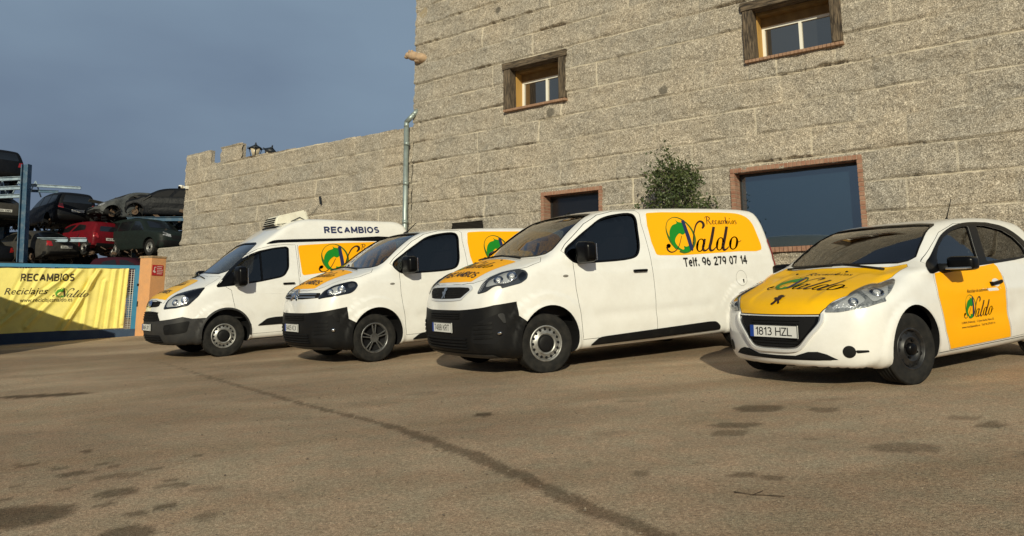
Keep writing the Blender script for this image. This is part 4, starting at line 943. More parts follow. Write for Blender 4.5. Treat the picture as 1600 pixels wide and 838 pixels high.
def mirror(parent, c, size, my, arm, mats=None):
    mb = MB(); s = my
    r = bmesh.ops.create_cube(mb.bm, size=1); bmesh.ops.bevel(mb.bm, geom=list(mb.bm.edges), offset=.28, segments=5, affect='EDGES', profile=.55)
    for f in mb.bm.faces: f.smooth = True
    for v in mb.bm.verts:
        v.co = Vector((v.co.x * size[0] * (1.0 - .25 * (v.co.y * s)), v.co.y * size[1], v.co.z * size[2] * (1 - .15 * v.co.y * s))) + Vector(c) * 1.0
    o = mb.done('door_mirror', mats or M_GLOSSBLK, parent)
    mb = MB(); mb.cyl(Vector(c) + Vector((0, -s * size[1] * .3, -size[2] * .25)), arm, .035, .05, n=12); mb.done('mirror_arm', M_PLAST, o)
    mb = MB(); mb.box(Vector(c) + Vector((-size[0] * .46, 0, 0)), (.012, size[1] * .8, size[2] * .78), bevel=.004); mb.done('mirror_glass', M_CHROME, o); return o
def seat(parent, x, y, z):
    mb = MB(); mb.box((x + .12, y, z), (.52, .50, .16), bevel=.05); mb.box((x - .18, y, z + .36), (.14, .48, .66), bevel=.05, rot=Matrix.Rotation(-.22, 3, 'Y')); s = mb.done('seat', M_SEAT, parent)
    mb = MB(); mb.box((x - .275, y, z + .80), (.10, .26, .20), bevel=.04, rot=Matrix.Rotation(-.15, 3, 'Y')); mb.cyl((x - .26, y - .06, z + .6), (x - .27, y - .06, z + .8), .008, n=6); mb.cyl((x - .26, y + .06, z + .6), (x - .27, y + .06, z + .8), .008, n=6); mb.done('headrest', M_SEAT, s)
def steering(parent, c, tilt, r=.19):
    mb = MB(); R = Matrix.Translation(c) @ Matrix.Rotation(tilt, 4, 'Y'); n = 22
    pts = [(0, r * math.cos(2 * math.pi * k / n), r * math.sin(2 * math.pi * k / n)) for k in range(n + 1)]
    mb.tube(pts, .014, n=6); mb.ball((0.02, 0, 0), (.04, .07, .06))
    for a in (0, math.pi, -math.pi / 2): mb.cyl((0, 0, 0), (0, r * math.cos(a), r * math.sin(a)), .014, n=6)
    mb.done('steering_wheel', M_GLOSSBLK, parent, xf=R)
def vehicle_frame(o, rows): return Matrix(((rows[0][0], rows[1][0], rows[2][0], o[0]), (rows[0][1], rows[1][1], rows[2][1], o[1]), (rows[0][2], rows[1][2], rows[2][2], o[2] + EYE), (0, 0, 0, 1)))
def shell(body, h, spec, root, mats_body, mats_bumper, mats_hood=None, mats_door=None):
    """hollow body with window openings, cut into body, bumper, hood and doors"""
    V, F = nets(body, body.lo, body.hi, h, body); me = np_mesh('shell', V, F)
    wr, ws = spec['well_r'], spec['axles']; cs = []
    for x in ws:
        t = np.linspace(0, 2 * np.pi, 40, endpoint=False); c = np.stack([x + spec.get('well_dx', 0) + wr * np.cos(t), spec['wheel_r'] + spec.get('well_dz', .03) + wr * np.sin(t)], -1)
        cs += [prism_mesh(c, .5, 1.4, 'xz'), prism_mesh(c, -1.4, -.5, 'xz')]
    for c in cs: me = boolean(me, c, 'DIFFERENCE')
    bx = spec['cabin']
    def cav(P):
        q = np.abs(P - np.array([(bx[0] + bx[1]) / 2, 0, (bx[2] + bx[3]) / 2])) - np.array([(bx[1] - bx[0]) / 2, 2, (bx[3] - bx[2]) / 2])
        return np.maximum(body(P) + spec.get('wall', .055), q.max(-1))
    Vc, Fc = nets(cav, np.array([bx[0] - .2, body.lo[1], bx[2] - .2]), np.array([bx[1] + .2, body.hi[1], bx[3] + .2]), .07); me = boolean(me, np_mesh('cav', Vc, Fc), 'DIFFERENCE')
    for w in spec['side_open']: me = boolean(me, prism_mesh(w, -1.5, 1.5, 'xz'), 'DIFFERENCE')
    me = boolean(me, prism_mesh(spec['ws'], spec['ws_x'][0], spec['ws_x'][1], 'yz'), 'DIFFERENCE')
    parts = []
    for nm, poly, a, b, plane in spec['split']:
        P = dense(poly, .05); g = spec.get('gap', .0055)
        parts.append((nm, boolean(me, prism_mesh(offset_poly(P, -g * .5), a, b, plane), 'INTERSECT'))); me = boolean(me, prism_mesh(offset_poly(P, g * .5), a, b, plane), 'DIFFERENCE')
    objs = {}
    for nm, m in [('body', me)] + parts:
        set_normals(m, body); mm = {'body': mats_body, 'front_bumper': mats_bumper, 'hood': mats_hood or mats_body}.get(nm, mats_door or mats_body)
        o = link_mesh(nm, m, [mm, M_DARK], root); objs.setdefault(nm, []).append(o)
    return objs
# ---------------------------------------------------------------- the three vans and the hatchback
FR = {'hatch': ((3.089,7.377,-.693),((-.844342,-.532474,-.059646),(.533820,-.845559,-.008180),(-.046078,-.038746,.998186))),
 'van': ((-.046,9.430,-.758),((-.858742,-.508953,-.059397),(.510332,-.859922,-.009821),(-.046078,-.038746,.998186))),
 'alloy': ((-2.468,11.525,-.788),((-.807789,-.586405,-.060052),(.587668,-.809091,-.004278),(-.046078,-.038746,.998186))),
 'tall': ((-5.418,13.485,-.849),((-.775744,-.628171,-.060194),(.629363,-.777110,-.001112),(-.046078,-.038746,.998186)))}
STICKER = [(-1.702,1.815),(-1.80,1.838),(-2.5,1.842),(-3.292,1.836),(-3.46,1.812),(-3.57,1.765),(-3.64,1.68),(-3.675,1.52),(-3.690,1.34),(-3.655,1.300),(-3.2,1.293),(-1.77,1.279),(-1.705,1.303)]
STICKER = catmull(STICKER, 3)
def headlight(root, body, pts, d, dark, bright, my, inner=M_LAMPIN, cover=True, bulbs=()):
    o = patch3('headlight', body, pts, d, .003, inner, root, shrink=.0, my=my)
    for q, m in bright: patch3('reflector', body, q, d, .006, m, o, cell=.03, my=my)
    for q in dark: patch3('lamp_bezel', body, q, d, .0085, M_GLOSSBLK, o, cell=.03, my=my)
    for c, r in bulbs:
        H = ray_hits(body, np.array([c]) * np.array([1, my, 1]), np.array(d) * np.array([1, my, 1]))[0]; g = body.grad(H[None])[0]
        mb = MB(); mb.lathe([(r, 0), (r * .97, .006), (r * .8, .001), (r * .5, -.002), (.0005, -.002)], axis='z', n=24)
        mb.done('lamp_bowl', M_CHROME, o, xf=Matrix.Translation(H + g * .008) @ Vector(g).to_track_quat('Z', 'Y').to_matrix().to_4x4())
        mb = MB(); mb.ball((0, 0, 0), (r * .5, r * .5, r * .22), sub=3); mb.done('lamp_lens', M_REFLECT, o, xf=Matrix.Translation(H + g * .010) @ Vector(g).to_track_quat('Z', 'Y').to_matrix().to_4x4())
    if cover: patch3('lamp_cover', body, pts, d, .016, M_LAMPCOVER, o, shrink=.004, my=my)
    return o
def slats(name, body, y0, y1, z0, z1, n, parent, m, off=.012, th=.012):
    """horizontal bars that follow the skin"""
    V = []; F = []
    for k in range(n):
        z = z0 + (z1 - z0) * (k + .5) / n; ys = np.linspace(y0, y1, 18)
        H = ray_hits(body, np.stack([0 * ys, ys, 0 * ys + z], -1), (-1, 0, 0)); g = body.grad(H); b = len(V)
        for p, q in zip(H, g):
            for dz, dn in ((-th, 0), (-th * .6, off), (th * .6, off), (th, 0)): V.append(tuple(p + q * dn + np.array([0, 0, dz])))
        for i in range(17):
            for j in range(3): F.append((b + i * 4 + j, b + i * 4 + j + 1, b + (i + 1) * 4 + j + 1, b + (i + 1) * 4 + j))
    return add(name, V, F, m, parent)
def rail(name, body, pts2, view, w, off, m, parent, closed=False):
    """a thin raised strip along a 2D path on the skin"""
    P = np.array(pts2, float); n = len(P); H = ray_hits(body, view[0](P), view[1]); g = body.grad(H); t = np.gradient(H, axis=0) if not closed else np.roll(H, -1, 0) - np.roll(H, 1, 0)
    t /= np.linalg.norm(t, axis=1, keepdims=True); s = np.cross(g, t); V = []; F = []
    for p, q, r in zip(H, g, s): V += [tuple(p + r * w * .5), tuple(p + r * w * .35 + q * off), tuple(p - r * w * .35 + q * off), tuple(p - r * w * .5)]
    m_ = n if closed else n - 1
    for i in range(m_):
        j = (i + 1) % n
        for k in range(3): F.append((i * 4 + k, i * 4 + k + 1, j * 4 + k + 1, j * 4 + k))
    return add(name, V, F, m, parent)
def handle(door, body, x, z, slope=.0):
    H = ray_hits(body, np.array([[x, 0, z]]), (0, -1, 0))[0]
    patch('handle_recess', body, disc((x, z), .115, .048, 24)[0], LEFT, .002, M_DARK, door, .03) if False else None
    mb = MB(); mb.box((H[0], H[1] + .024, H[2]), (.215, .026, .034), bevel=.012, rot=Matrix.Rotation(slope, 3, 'Y')); mb.box((H[0] + .085, H[1] + .010, H[2]), (.03, .03, .025)); mb.box((H[0] - .085, H[1] + .010, H[2]), (.03, .03, .025))
    mb.done('door_handle', M_GLOSSBLK, door)
def wiper(root, body, pts):
    H = ray_hits(body, np.array([[p[0], p[1], .6] for p in pts]), (0, 0, -1)); 
    mb = MB(); mb.tube([tuple(p + np.array([0, 0, .02])) for p in H], .010, n=6); mb.done('wiper', M_PLAST, root)
DOOR_VAN = [(-.388,1.262),(-.398,1.236),(-.405,.93),(-.455,.60),(-.475,.36),(-.475,.335),(-1.612,.335),(-1.616,.40),(-1.607,.96),(-1.594,1.49),(-1.578,1.70),(-1.60,1.83),(-1.565,1.868),(-1.20,1.862),(-.93,1.81),(-.70,1.70),(-.36,1.455),(-.275,1.375)]
WIN_VAN = catmull([(-.318,1.355),(-.370,1.278),(-.440,1.237),(-.744,1.234),(-1.285,1.262),(-1.390,1.300),(-1.450,1.388),(-1.488,1.608),(-1.505,1.765),(-1.470,1.812),(-1.192,1.803),(-.951,1.750),(-.74,1.640),(-.514,1.505)], 4)
WS_VAN = mirror_y([(0,1.352),(.30,1.340),(.52,1.318),(.70,1.325),(.765,1.345),(.785,1.39),(.76,1.474),(.70,1.65),(.65,1.815),(.62,1.838),(.5,1.85),(.25,1.862),(0,1.866)])
HOOD_VAN = [(x, y) for x, y in [(.135,0),(.135,.5),(.02,.72),(-.045,.79),(.02,.875),(.20,.865),(.285,.832),(.437,.702),(.569,.636),(.63,.60),(.70,.50),(.755,.30),(.775,0)]]
def half_top(P): return P + [(x, -y) for x, y in P[::-1] if abs(y) > 1e-6]
def van(kind):
    body = body_expert(); o, rows = FR['van' if kind == 'lion' else 'alloy']
    root = tag(empty('delivery_van', mat=vehicle_frame(o, rows)), 'white van with a phone number on its side and steel wheels' if kind == 'lion' else 'white van with double chevron grille emblem and spoked alloy wheels', 'van', 'white lettered delivery vans parked by the building')
    bt = [(1.3,.735),(.84,.748),(.65,.797),(.392,.824),(.372,.664),(.26,.58),(.20,.10),(1.3,.10)] if kind == 'lion' else [(1.3,.715),(.83,.726),(.68,.752),(.418,.792),(.402,.625),(.28,.555),(.22,.10),(1.3,.10)]
    spec = dict(axles=(0, -3.275), wheel_r=.332, well_r=.385, well_dx=-.03, well_dz=.045, cabin=(-1.62, .10, .55, 1.86), side_open=[WIN_VAN], ws=dense(WS_VAN, .06), ws_x=(-1.3, .6),
      split=[('front_bumper', bt, -1.5, 1.5, 'xz'), ('hood', half_top(HOOD_VAN), .83, 1.7, 'xy'), ('door', DOOR_VAN, .45, 1.5, 'xz')])
    P = shell(body, .042, spec, root, M_WHITE, M_PLAST); door = P['door'][0]; bump = P['front_bumper'][0]
    # glass
    patch('windshield', body, offset_poly(dense(WS_VAN, .06), .012), FRONT, -.012, M_GLASS, root, .08)
    for vw in (LEFT, RIGHT): patch('side_window', body, offset_poly(WIN_VAN, .012), vw, -.014, M_SIDEGLASS, root, .1)
    patch('window_seal', body, [offset_poly(WIN_VAN, .014), offset_poly(WIN_VAN, -.010)], LEFT, .003, M_GLOSSBLK, door, .1)
    patch('windshield_seal', body, [offset_poly(dense(WS_VAN, .06), .0005), offset_poly(dense(WS_VAN, .06), -.018)], FRONT, .0015, M_GLOSSBLK, root, .1)
    mb = MB(); mb.box((-.24, 0, .91), (.48, 1.50, .62), bevel=.06); mb.box((-.30, .38, 1.245), (.22, .40, .09), bevel=.03); mb.done('dashboard', M_DASH, root)
    for y in (.42, -.42): seat(root, -1.20, y, .86)
    steering(root, (-.56, .40, 1.20), .95)
    # lettering panel behind the door, both sides
    for sd, vw in (('L', LEFT), ('R', RIGHT)):
        st = patch('lettering_panel', body, STICKER, vw, .002, M_YELLOW, root, .09)
        lx = -1.92 if sd == 'L' else -3.42
        logo_on(body, vw[0], vw[1], st, lambda V, lx=lx, sd=sd: np.stack([lx + (-1 if sd == 'L' else 1) * V[:, 0], 1.30 + V[:, 1]], -1))
        script_on('lettering', body, .60, .115, -2.72 if sd == 'L' else -2.75, 1.672, sd, M_RUSTINK, st)
        if kind == 'lion': sans_on('phone_lettering', body, 'Telf. 96 279 07 14', 1.185, .118, -2.143 if sd == 'L' else -3.33, 1.118, sd, M_BLACKV, root, wt=.19)
    # yellow panel on the hood
    hd = P['hood'][0]; hp = half_top([(.742,0),(.735,.22),(.700,.44),(.50,.50),(.185,.615),(.165,.3),(.162,0)])
    hs = patch('hood_panel', body, rounded(hp, .03, 2), TOP, .0025, M_YELLOW, hd, .05)
    lift, d = TOP
    logo_on(body, lift, d, hs, lambda V: np.stack([.46 - V[:, 1] * .52, -.50 + V[:, 0] * .66], -1), cell=.10, base=.001)
    V, F, Z = sans('RECAMBIOS', .80, .105); surf('lettering', body, np.stack([.655 - V[:, 1], -.40 + V[:, 0]], -1), F, lift, d, .0065 + Z, M_BROWN, hs)
    for y in (-.38, .30): 
        H = ray_hits(body, np.array([[.20, y, .6]]), (0, 0, -1))[0]; mb = MB(); mb.ball(H, (.02, .015, .012)); mb.done('washer_jet', M_PLAST, hd)
    # lamps
    D = (-.62, -.76, -.2)
    if kind == 'lion':
        HL = [(.745,.642,.921),(.70,.640,.985),(.656,.642,1.047),(.569,.641,1.106),(.437,.709,1.158),(.34,.80,1.18),(.279,.841,1.184),(.237,.892,1.163),(.224,.919,1.126),(.240,.928,1.09),(.254,.928,1.068),(.328,.923,1.023),(.551,.872,.976),(.549,.861,1.003),(.58,.836,1.009),(.625,.806,.994),(.686,.763,.944)]
        for my in (1, -1):
            headlight(root, body, HL, D, [[(.262,.875,1.155),(.243,.912,1.125),(.262,.920,1.075),(.335,.915,1.04),(.34,.88,1.10)]], [([(.655,.70,.985),(.60,.68,1.055),(.45,.74,1.135),(.33,.83,1.160),(.34,.87,1.07),(.46,.87,1.03),(.58,.83,1.025)], M_REFLECT), ([(.73,.655,.935),(.655,.655,1.035),(.62,.67,1.055),(.69,.70,.955)], M_CHROME)], my, M_LAMPIN, bulbs=[((.53,.78,1.065), .058), ((.385,.84,1.10), .062)])
        gr = [(.507,1.062),(.30,1.075),(0,1.08)]; go = mirror_y([(0,1.035),(.30,1.032),(.505,1.022),(.570,.985),(.41,.862),(.25,.853),(0,.850)]); gi = mirror_y([(0,1.008),(.30,1.006),(.478,.998),(.525,.970),(.395,.884),(.25,.877),(0,.875)])
        gl = patch('grille', body, rounded(gi, .02, 2), FRONT, .004, M_DARK, root, .06)
        patch('grille_frame', body, [rounded(go, .02, 2), rounded(gi, .02, 2)], FRONT, .010, M_BRIGHT, gl, .06); slats('grille_bars', body, -.40, .40, .885, 1.0, 5, gl, M_PLAST, .008, .005)
        # rearing animal emblem
        lion = [(-.045,-.055),(-.020,-.030),(-.030,-.005),(-.050,.000),(-.045,.018),(-.015,.015),(-.030,.040),(-.010,.060),(.020,.058),(.032,.040),(.050,.050),(.045,.025),(.028,.020),(.040,.0),(.030,-.025),(.050,-.050),(.030,-.055),(.012,-.025),(.0,-.050),(-.02,-.062)]
        Vl, Fl = poly2(lion, False); surf('emblem', body, Vl * 1.05 + np.array([.0, .94]), Fl, FRONT[0], FRONT[1], .020, M_SATIN, gl)
    else:
        HL = [(.744,.654,.912),(.70,.67,.975),(.658,.690,1.026),(.543,.745,1.092),(.334,.864,1.144),(.29,.89,1.14),(.268,.908,1.124),(.252,.926,1.085),(.296,.927,1.021),(.363,.921,.977),(.579,.869,.941)]
        for my in (1, -1):
            headlight(root, body, HL, D, [], [([(.63,.75,.985),(.55,.76,1.055),(.42,.83,1.09),(.42,.90,1.0),(.57,.85,.965)], M_REFLECT), ([(.38,.86,1.105),(.295,.905,1.115),(.29,.915,1.07),(.38,.905,1.04)], M_LAMPIN)], my, M_GLOSSBLK, bulbs=[((.60,.79,1.0), .046), ((.47,.86,1.035), .055)])
        gi = mirror_y([(0,.925),(.25,.920),(.45,.925),(.69,.935),(.66,1.0),(.45,1.006),(0,1.008)])
        gl = patch('grille', body, rounded(gi, .02, 2), FRONT, .004, M_DARK, root, .06)
        for z in (.945, .985): rail('grille_bar', body, [(y, z + .004 * math.cos(y * 3)) for y in np.linspace(-.60, .60, 26)], FRONT, .022, .016, M_SATIN, gl)
        for z in (.945, 1.0):
            for s in (1, -1): rail('emblem', body, [(s * .118, z - .035), (s * .06, z + .012), (s * .004, z + .05)], FRONT, .030, .028, M_CHROME, gl)
        fo = [(.79,.62),(.80,.60)]
    # bumper: intakes, fog recess, plate
    z0, z1 = (.645, .725) if kind == 'lion' else (.62, .70)
    patch('upper_intake', body, rounded([(-.37,z0),(.40,z0),(.40,z1),(-.37,z1)], .02, 2), FRONT, .003, M_DARK, bump, .07); slats('intake_bars', body, -.36, .39, z0, z1, 3, bump, M_PLAST, .016, .007)
    patch('lower_intake', body, rounded([(-.52,.30),(.52,.30),(.50,.44),(-.50,.44)], .03, 2), FRONT, .003, M_DARK, bump, .07); slats('intake_bars', body, -.51, .51, .305, .44, 4, bump, M_PLAST, .018, .009)
    for my in (1, -1):
        fp = patch3('fog_recess', body, [(.83,.60,.385),(.80,.62,.585),(.70,.78,.66),(.56,.892,.72),(.53,.905,.69),(.545,.90,.46),(.66,.845,.375)], (-.75,-.65,0), .003, M_DARK, bump, my=my)
        patch3('recess_trim', body, [(.62,.86,.70),(.55,.893,.715),(.536,.90,.60),(.56,.89,.60)], (-.7,-.7,0), .016, M_GREYPLAST if kind == 'lion' else M_PLAST, fp, my=my)
        for zz in (.43, .48, .53, .58):
            patch3('recess_bars', body, [(.80,.63,zz),(.795,.63,zz+.022),(.66,.835,zz+.042),(.67,.835,zz+.012)], (-.75,-.65,0), .012, M_PLAST, fp, my=my)
        H = ray_hits(body, np.array([[.60, .865 * my, .49]]), (-.75, -.65 * my, 0))[0]; g = body.grad(H[None])[0]
        mb = MB(); mb.ball(H + g * .012, (.028, .050, .022) if kind == 'lion' else (.03, .03, .03), rot=Matrix.Rotation(.3 * my, 3, 'X')); mb.done('fog_lamp', M_CHROME, fp)
    patch('bumper_lip', body, rounded([(-.80,.215),(.80,.215),(.80,.262),(-.80,.262)], .01, 2), FRONT, .008, M_GREYPLAST, bump, .08)
    plate('7488 KRT' if kind == 'lion' else '8405 KCX', root, (.888, 0, .548 if kind == 'lion' else .518), .0)
    # sides
    H = ray_hits(body, np.array([[-.273, 0, 1.08]]), (0, -1, 0))[0]; mb = MB(); mb.ball(H, (.040, .008, .016), sub=3); mb.done('side_repeater', M_AMBER, root)
    handle(door, body, -1.39, 1.10)
    patch('side_moulding', body, rounded([(-.565,.262),(-.70,.345),(-.80,.352),(-2.50,.398),(-2.63,.392),(-2.70,.33),(-2.70,.285),(-1.6,.268)], .04, 3), LEFT, .014, M_PLAST, root, .08)
    patch('fuel_flap', body, [disc((-3.17, .93), .105, .105, 28)[0], disc((-3.17, .93), .101, .101, 28)[0]], LEFT, .0015, M_AMBER, root, .2)
    mb = MB(); H = ray_hits(body, np.array([[-3.20, 0, .89]]), (0, -1, 0))[0]; mb.box(H, (.02, .006, .05)); mb.done('fuel_lock', M_DARK, root)
    mirror(root, (-.50, 1.075, 1.345), (.17, .24, .25), 1, (-.50, .90, 1.27)); mirror(root, (-.50, -1.075, 1.345), (.17, .24, .25), -1, (-.50, -.90, 1.27))
    for my in (1, -1): patch3('tail_light', body, [(-3.93,.91*my,1.0),(-3.88,.93*my,1.0),(-3.84,.88*my,1.45),(-3.92,.84*my,1.45)], (.4, -.9 * my, 0), .012, M_RED, root)
    patch('rear_seam', body, [(-3.84,1.75),(-3.845,1.75),(-3.905,1.1),(-3.90,1.1)], LEFT, .0015, M_PLAST, root, .1)
    rail('slide_rail', body, [(x, .985 + .002 * math.sin(x)) for x in np.linspace(-1.75, -3.0, 12)], LEFT, .004, .001, M_GREYPLAST, root) if False else None
    wiper(root, body, [(.11, .58), (.08, .1), (.10, -.12)]); wiper(root, body, [(.12, -.05), (.10, -.4), (.0, -.66)])
    mb = MB(); p0 = ray_hits(body, np.array([[-1.0, 0 if kind == 'lion' else .02, .6]]), (0, 0, -1))[0]
    mb.cyl(p0 + np.array([.02, 0, -.01]), p0 + np.array([-.05, 0, .025]), .022, .016, n=8)
    if kind != 'lion': mb.cyl(p0 + np.array([-.03, 0, .015]), p0 + np.array([-.21, 0, .17]), .009, .006, n=6)
    mb.done('antenna', M_PLAST, root)
    for x in (0, -3.275):
        for y in (.805, -.805): tyre_rim(.332, .215 if kind == 'lion' else .225, 'holes' if kind == 'lion' else 'alloy', M_STEEL if kind == 'lion' else M_ALLOY, root, x, y, math.radians(-8) if (x == 0 and kind == 'lion') else 0)
    mb = MB(); mb.box((-1.6, 0, .30), (4.3, 1.0, .16)); mb.cyl((0, -.75, .33), (0, .75, .33), .05); mb.cyl((-3.275, -.75, .33), (-3.275, .75, .33), .05); mb.done('underbody', M_DARK, root)
    return root
van('lion'); van('chevron')

def tall_van():
    body = body_transit(); o, rows = FR['tall']
    root = tag(empty('refrigerated_van', mat=vehicle_frame(o, rows)), 'tall white van with a cooling unit on its high roof, parked nearest the gate', 'van', 'white lettered delivery vans parked by the building')
    WIN = rounded([(.135,1.165),(-.20,1.475),(-.343,1.605),(-.50,1.700),(-.64,1.755),(-.90,1.805),(-1.127,1.825),(-1.165,1.80),(-1.155,1.60),(-1.141,1.447),(-1.06,1.325),(-.98,1.290),(-.588,1.228),(-.2,1.19)], .04, 3)
    WS = mirror_y([(0,1.42),(.35,1.40),(.60,1.385),(.70,1.42),(.735,1.50),(.70,1.62),(.645,1.80),(.60,1.90),(.50,1.935),(0,1.955)])
    DOOR = [(-.02,1.155),(-.108,1.10),(-.172,.72),(-.36,.62),(-.44,.50),(-.45,.34),(-1.32,.34),(-1.322,1.17),(-1.319,1.64),(-1.305,1.86),(-1.1,1.872),(-.85,1.852),(-.62,1.800),(-.44,1.70),(-.28,1.585)]
    bt = [(1.3,.64),(.967,.643),(.91,.655),(.66,.702),(.518,.664),(.30,.664),(.22,.10),(1.3,.10)]
    HOOD = half_top([(.13,0),(.12,.45),(.03,.64),(.0,.74),(.14,.80),(.306,.845),(.531,.713),(.675,.621),(.79,.565),(.86,.50),(.885,.3),(.895,0)])
    spec = dict(axles=(0, -2.933), wheel_r=.345, well_r=.40, well_dx=-.02, well_dz=.045, cabin=(-1.36, .12, .55, 1.92), side_open=[WIN], ws=dense(WS, .06), ws_x=(-1.0, .6), split=[('front_bumper', bt, -1.5, 1.5, 'xz'), ('hood', HOOD, .93, 1.6, 'xy'), ('door', DOOR, .45, 1.5, 'xz')])
    P = shell(body, .046, spec, root, M_WHITE, M_GREYPLAST); door = P['door'][0]; bump = P['front_bumper'][0]; hd = P['hood'][0]
    patch('windshield', body, offset_poly(dense(WS, .06), .012), FRONT, -.012, M_GLASS, root, .08)
    patch('windshield_seal', body, [offset_poly(dense(WS, .06), .0005), offset_poly(dense(WS, .06), -.02)], FRONT, .0015, M_GLOSSBLK, root, .1)
    for vw in (LEFT, RIGHT): patch('side_window', body, offset_poly(WIN, .012), vw, -.014, M_SIDEGLASS, root, .1)
    patch('window_seal', body, [offset_poly(WIN, .012), offset_poly(WIN, -.016)], LEFT, .003, M_GLOSSBLK, door, .1)
    patch('window_divider', body, [(-.635,1.23),(-.665,1.23),(-.665,1.76),(-.635,1.75)], LEFT, -.004, M_GLOSSBLK, door, .1)
    patch('mirror_panel', body, [(.11,1.17),(-.16,1.43),(-.20,1.20)], LEFT, -.003, M_GLOSSBLK, door, .1)
    mb = MB(); mb.box((-.20, 0, .93), (.50, 1.54, .66), bevel=.06); mb.done('dashboard', M_DASH, root)
    for y in (.43, -.43): seat(root, -.98, y, .90)
    steering(root, (-.44, .41, 1.28), .9)
    PAN = rounded([(-1.352,1.852),(-1.96,1.882),(-2.9,1.900),(-3.42,1.905),(-3.40,1.42),(-2.9,1.40),(-2.157,1.368),(-1.882,1.345),(-1.39,1.298)], .05, 3)
    for sd, vw in (('L', LEFT), ('R', RIGHT)):
        st = patch('lettering_panel', body, PAN, vw, .002, M_YELLOW, root, .1); lx = -1.74 if sd == 'L' else -3.30; sg = -1 if sd == 'L' else 1
        logo_on(body, vw[0], vw[1], st, lambda V: np.stack([lx + sg * V[:, 0] * 1.12, 1.335 + V[:, 1] * 1.10 + .04 * V[:, 0] * (1 if sd == 'L' else -1) * 1], -1))
        script_on('lettering', body, .62, .12, -2.62 if sd == 'L' else -2.9, 1.745, sd, M_RUSTINK, st)
        sans_on('roof_lettering', body, 'RECAMBIOS', 1.17, .128, -1.89 if sd == 'L' else -3.06, 2.075, sd, M_NAVY, root, wt=.23)
        patch('gutter_strip', body, catmull([(-.776,1.886),(-.84,1.925),(-.92,1.952),(-1.1,1.962),(-1.39,1.968),(-2.3,1.980),(-3.50,1.990),(-3.50,1.945),(-2.3,1.928),(-1.387,1.912),(-1.0,1.904)], 2), vw, .004, M_GLOSSBLK, root, .1)
    hs = patch('hood_panel', body, rounded(half_top([(.875,0),(.865,.30),(.825,.53),(.60,.50),(.33,.44),(.27,.40),(.25,0)]), .03, 2), TOP, .0025, M_YELLOW2, hd, .05)
    logo_on(body, TOP[0], TOP[1], hs, lambda V: np.stack([.52 - V[:, 1] * .5, -.40 + V[:, 0] * .48], -1), cell=.12, base=.001)
    V, F, Z = sans('RECAMBIOS', .66, .10); surf('lettering', body, np.stack([.76 - V[:, 1], -.33 + V[:, 0]], -1), F, TOP[0], TOP[1], .0065 + Z, M_BROWN, hs)
    HL = [(.87,.555,.832),(.84,.565,.915),(.811,.577,.977),(.675,.631,1.075),(.531,.723,1.119),(.40,.81,1.15),(.285,.872,1.168),(.40,.905,1.02),(.581,.906,.875),(.74,.80,.845)]
    for my in (1, -1):
        headlight(root, body, HL, (-.62,-.76,-.2), [], [([(.83,.60,.865),(.79,.60,.965),(.70,.65,1.03),(.58,.78,1.05),(.56,.88,.92),(.70,.80,.87)], M_REFLECT)], my, M_GLOSSBLK, bulbs=[((.725,.755,.935), .055), ((.60,.85,.965), .062)])
    gu = patch('grille', body, rounded(mirror_y([(0,.972),(.30,.968),(.424,.962),(.40,.89),(.30,.877),(0,.875)]), .03, 3), FRONT, .004, M_DARK, root, .06); slats('grille_bars', body, -.38, .38, .885, .965, 2, gu, M_GLOSSBLK, .010, .008)
    V, F = disc((0, .925), .115, .048, 32); surf('emblem', body, V, F, FRONT[0], FRONT[1], .024, mat('oval_badge', (.015, .05, .22), .25, coat=.5), gu); t_ = [disc((0, .925), .125, .056, 32)[0], disc((0, .925), .113, .046, 32)[0]]; patch('emblem_rim', body, t_, FRONT, .026, M_CHROME, gu, .2)
    gw = patch('grille', body, rounded(mirror_y([(0,.81),(.26,.805),(.40,.795),(.535,.652),(.40,.645),(0,.645)]), .03, 3), FRONT, .004, M_DARK, root, .06); slats('grille_bars', body, -.44, .44, .655, .80, 4, gw, M_PLAST, .014, .012)
    patch('lower_intake', body, rounded([(-.55,.29),(.55,.29),(.52,.42),(-.52,.42)], .03, 2), FRONT, .003, M_DARK, bump, .07); slats('intake_bars', body, -.53, .53, .30, .41, 3, bump, M_PLAST, .014, .010)
    for my in (1, -1):
        fp = patch3('fog_recess', body, [(.885,.64,.58),(.72,.80,.605),(.55,.92,.635),(.60,.905,.45),(.74,.80,.43),(.875,.645,.425)], (-.75,-.65,0), .006, M_PLAST, bump, my=my)
        patch3('fog_lamp', body, [(.88,.635,.545),(.83,.715,.555),(.78,.765,.535),(.83,.72,.495),(.88,.635,.50)], (-.75,-.65,0), .010, M_DARK, fp, my=my)
        patch('arch_trim', body, [[(-.02 + .425 * math.cos(t), .39 + .425 * math.sin(t)) for t in np.linspace(-.15, math.pi + .15, 30)] + [(-.02 + .392 * math.cos(t), .39 + .392 * math.sin(t)) for t in np.linspace(math.pi + .15, -.15, 30)]], LEFT if my > 0 else RIGHT, .008, M_GREYPLAST, root, .1)
    plate('8669 JXY', root, (.998, 0, .545))
    handle(door, body, -1.12, 1.17)
    for sg in (LEFT, RIGHT): patch('side_moulding', body, rounded([(-.535,.472),(-.71,.583),(-.85,.600),(-3.0,.585),(-3.0,.47)], .03, 3), sg, .014, M_PLAST, root, .1)
    mirror(root, (-.22, 1.13, 1.32), (.18, .24, .34), 1, (-.20, .93, 1.22)); mirror(root, (-.22, -1.13, 1.32), (.18, .24, .34), -1, (-.20, -.93, 1.22))
    patch('body_seam', body, [(-1.345,1.86),(-1.351,1.86),(-1.351,.40),(-1.345,.40)], LEFT, .001, M_GREYPLAST, root, .1)
